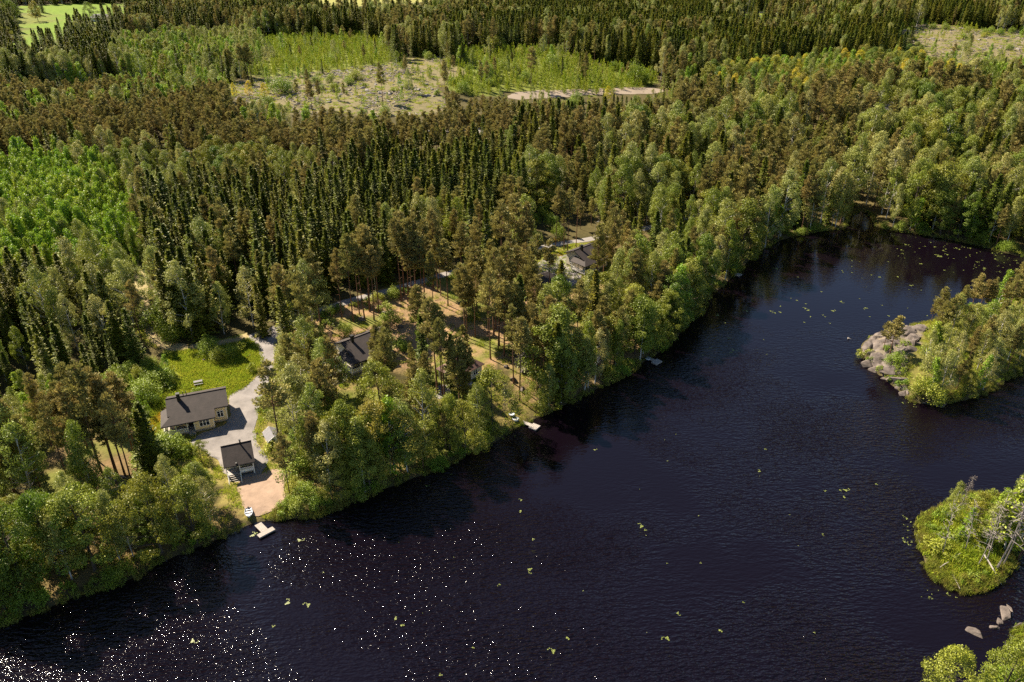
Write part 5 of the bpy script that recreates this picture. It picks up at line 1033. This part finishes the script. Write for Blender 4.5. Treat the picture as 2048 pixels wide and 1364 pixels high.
def boat(a, b_, beam, label, upside=False, z=None):
    """rowing boat, bow at photo pixel a, stern at b_"""
    A, B = upg(*a)[0], upg(*b_)[0]; d_ = A - B; L_ = float(np.linalg.norm(d_)); mid = (A + B) / 2; zz = max(float(hg(*mid)), 0) if z is None else z
    root = empty('rowing_boat', (mid[0], mid[1], zz), math.atan2(d_[1], d_[0]), label=label, cat='rowing boat', group='boats drawn up on the shore')
    ns = 11
    def sec(t, off, dz):
        x = (t - .5) * L_; wv = beam / 2 * ((1 - max(0, (t - .42) / .58)**2.1) * (.72 + .28 * min(1, t / .35))) - off; wv = max(wv, .012); dp = .06 + .30 * max(0, (t - .6) / .4)**2
        return [(x, -wv, .50 + dp * .8), (x, -wv * .86, .24 + dp * .7 + dz), (x, -wv * .4, .06 + dp + dz), (x, wv * .4, .06 + dp + dz), (x, wv * .86, .24 + dp * .7 + dz), (x, wv, .50 + dp * .8)]
    def shell(off, dz, l_=1.0):
        mb = MB()
        for i in range(ns): mb.v += sec(i / (ns - 1), off, dz)
        for i in range(ns - 1):
            for j in range(5): mb.f.append((i * 6 + j, (i + 1) * 6 + j, (i + 1) * 6 + j + 1, i * 6 + j + 1))
        mb.f.append((0, 1, 2, 3, 4, 5)); mb.f.append(tuple((ns - 1) * 6 + j for j in range(5, -1, -1))); return mb
    if upside:
        h_ = shell(0, 0).build('hull', M['tarp'], root, 0, True); root.rotation_euler.x = math.pi; root.location.z += .62; MB().box(-L_ * .45, L_ * .4, -.03, .03, -.02, .1).build('keel', M['tarp'], root); return root
    shell(0, 0).build('hull', M['hull'], root, 0, True); shell(.05, .05).build('inner_hull', M['inner'], root, 0, True)
    for s in (0, 5):
        MB().tube([tuple(np.array(sec(i / (ns - 1), .025, 0)[s]) + [0, 0, .012]) for i in range(ns)], .04, 5).build('gunwale', M['hull'], root)
    for t in (.12, .38, .64):
        w_ = sec(t, .06, 0)[5][1]; MB().box((t - .5) * L_ - .16, (t - .5) * L_ + .16, -w_, w_, .38, .42).build('bench', M['bench'], root)
    MB().box(.36 * L_, .46 * L_, -.12, .12, .60, .64).build('bow_deck', M['hull'], root)
    MB().box(-.53 * L_, -.47 * L_, -.12, .12, .35, .75).build('motor_bracket', M['dark'], root)
    for s in (-1, 1): MB().tube([(-.3 * L_, s * .28, .47), (.3 * L_, s * .2, .5)], .025, 5).build('oar', M['bleached'], root)
    return root
boat((500,1043), (497,1018), 1.35, 'blue-grey rowing boat drawn up beside the beach, bow to the water'); boat((1037,847), (1028,838), 1.2, 'white rowing boat, nearer of the pair below the rocky clearing'); boat((1028,837), (1021,829), 1.1, 'white rowing boat, farther of the pair below the rocky clearing')
boat((1300,722), (1292,718), 1.2, 'pale rowing boat in deep shade left of the shaded jetty'); boat((941,774), (936,760), 1.4, 'grey upturned boat beside the red-brown roofed cottage', True)
# ------------------------------------------------------------------ lamps, logs, furniture
def lamp(u, v, h, label):
    x, y, z = gp(u, v); r_ = empty('street_lamp', (x, y, z), g.uniform(0, 6), label=label, cat='street lamp', group='lamps along the lane')
    MB().tube([(0, 0, -.3), (0, 0, h)], [.08, .05], 8).build('pole', M['metal'], r_); MB().tube([(0, 0, h), (.5, 0, h + .12)], .035, 6).build('arm', M['metal'], r_); MB().box(.4, .95, -.13, .13, h + .1, h + .22).build('lamp_head', M['metal'], r_, .03)
lamp(1190, 478, 5.5, 'grey street lamp by the lane above the far cream cottage'); lamp(752, 590, 5.5, 'grey street lamp by the lane behind the open pine stand')
def log(a, b_, za, zb, r, label, m_='wood'):
    A = up(*a, za); B = up(*b_, zb); tag(MB().tube([(A[0], A[1], za), ((A[0] + B[0]) / 2, (A[1] + B[1]) / 2, (za + zb) / 2 + .12), (B[0], B[1], zb)], [r, r * .85, r * .5], 7).build('fallen_log', M[m_]), label, 'fallen log', 'fallen logs on the small island')
log((1968,1108), (2003,1169), 1.5, .1, .15, 'long pale log sloping from the small island into the water', 'bleached'); log((1905,1150), (1920,1178), .9, .7, .1, 'thin pale log at the lower left of the small island'); log((1880,1135), (1897,1124), .9, 1.3, .1, 'short pale log in the middle left of the small island'); log((1908,1116), (1922,1106), 1.0, 1.4, .1, 'short broken log in the middle of the small island'); log((1935,1062), (1958,1044), 1.2, 2.2, .1, 'tilted grey log near the top of the small island', 'dbark')
for (u, v, rz_) in ((205,962,.3), (222,968,.9), (232,950,-.4), (215,975,1.3)):
    x, y, z = gp(u, v); dx, dy = math.cos(rz_) * 2.6, math.sin(rz_) * 2.6; tag(MB().tube([(x - dx, y - dy, z + .15), (x + dx, y + dy, z + .2)], [.14, .1], 6).build('felled_log', M['wood']), 'felled log lying under the pines left of the yellow cottage', 'felled log', 'felled logs under the left pines')
x, y, z = gp(397, 768); r_ = empty('garden_table', (x, y, z), .4, label='grey garden table set on the meadow behind the yellow cottage', cat='garden table')
MB().box(-.9, .9, -.4, .4, .68, .74).build('table_top', M['roofgrey'], r_)
for a, b_ in ((-.8,-.3),(.8,-.3),(-.8,.3),(.8,.3)): MB().box(a - .04, a + .04, b_ - .04, b_ + .04, 0, .678).build('leg', M['roofgrey'], r_)
for s in (-1, 1): MB().box(-.9, .9, s * .75 - .14, s * .75 + .14, .40, .45).box(-.7, -.62, s * .75 - .1, s * .75 + .1, 0, .398).box(.62, .7, s * .75 - .1, s * .75 + .1, 0, .398).build('bench', M['roofgrey'], r_)
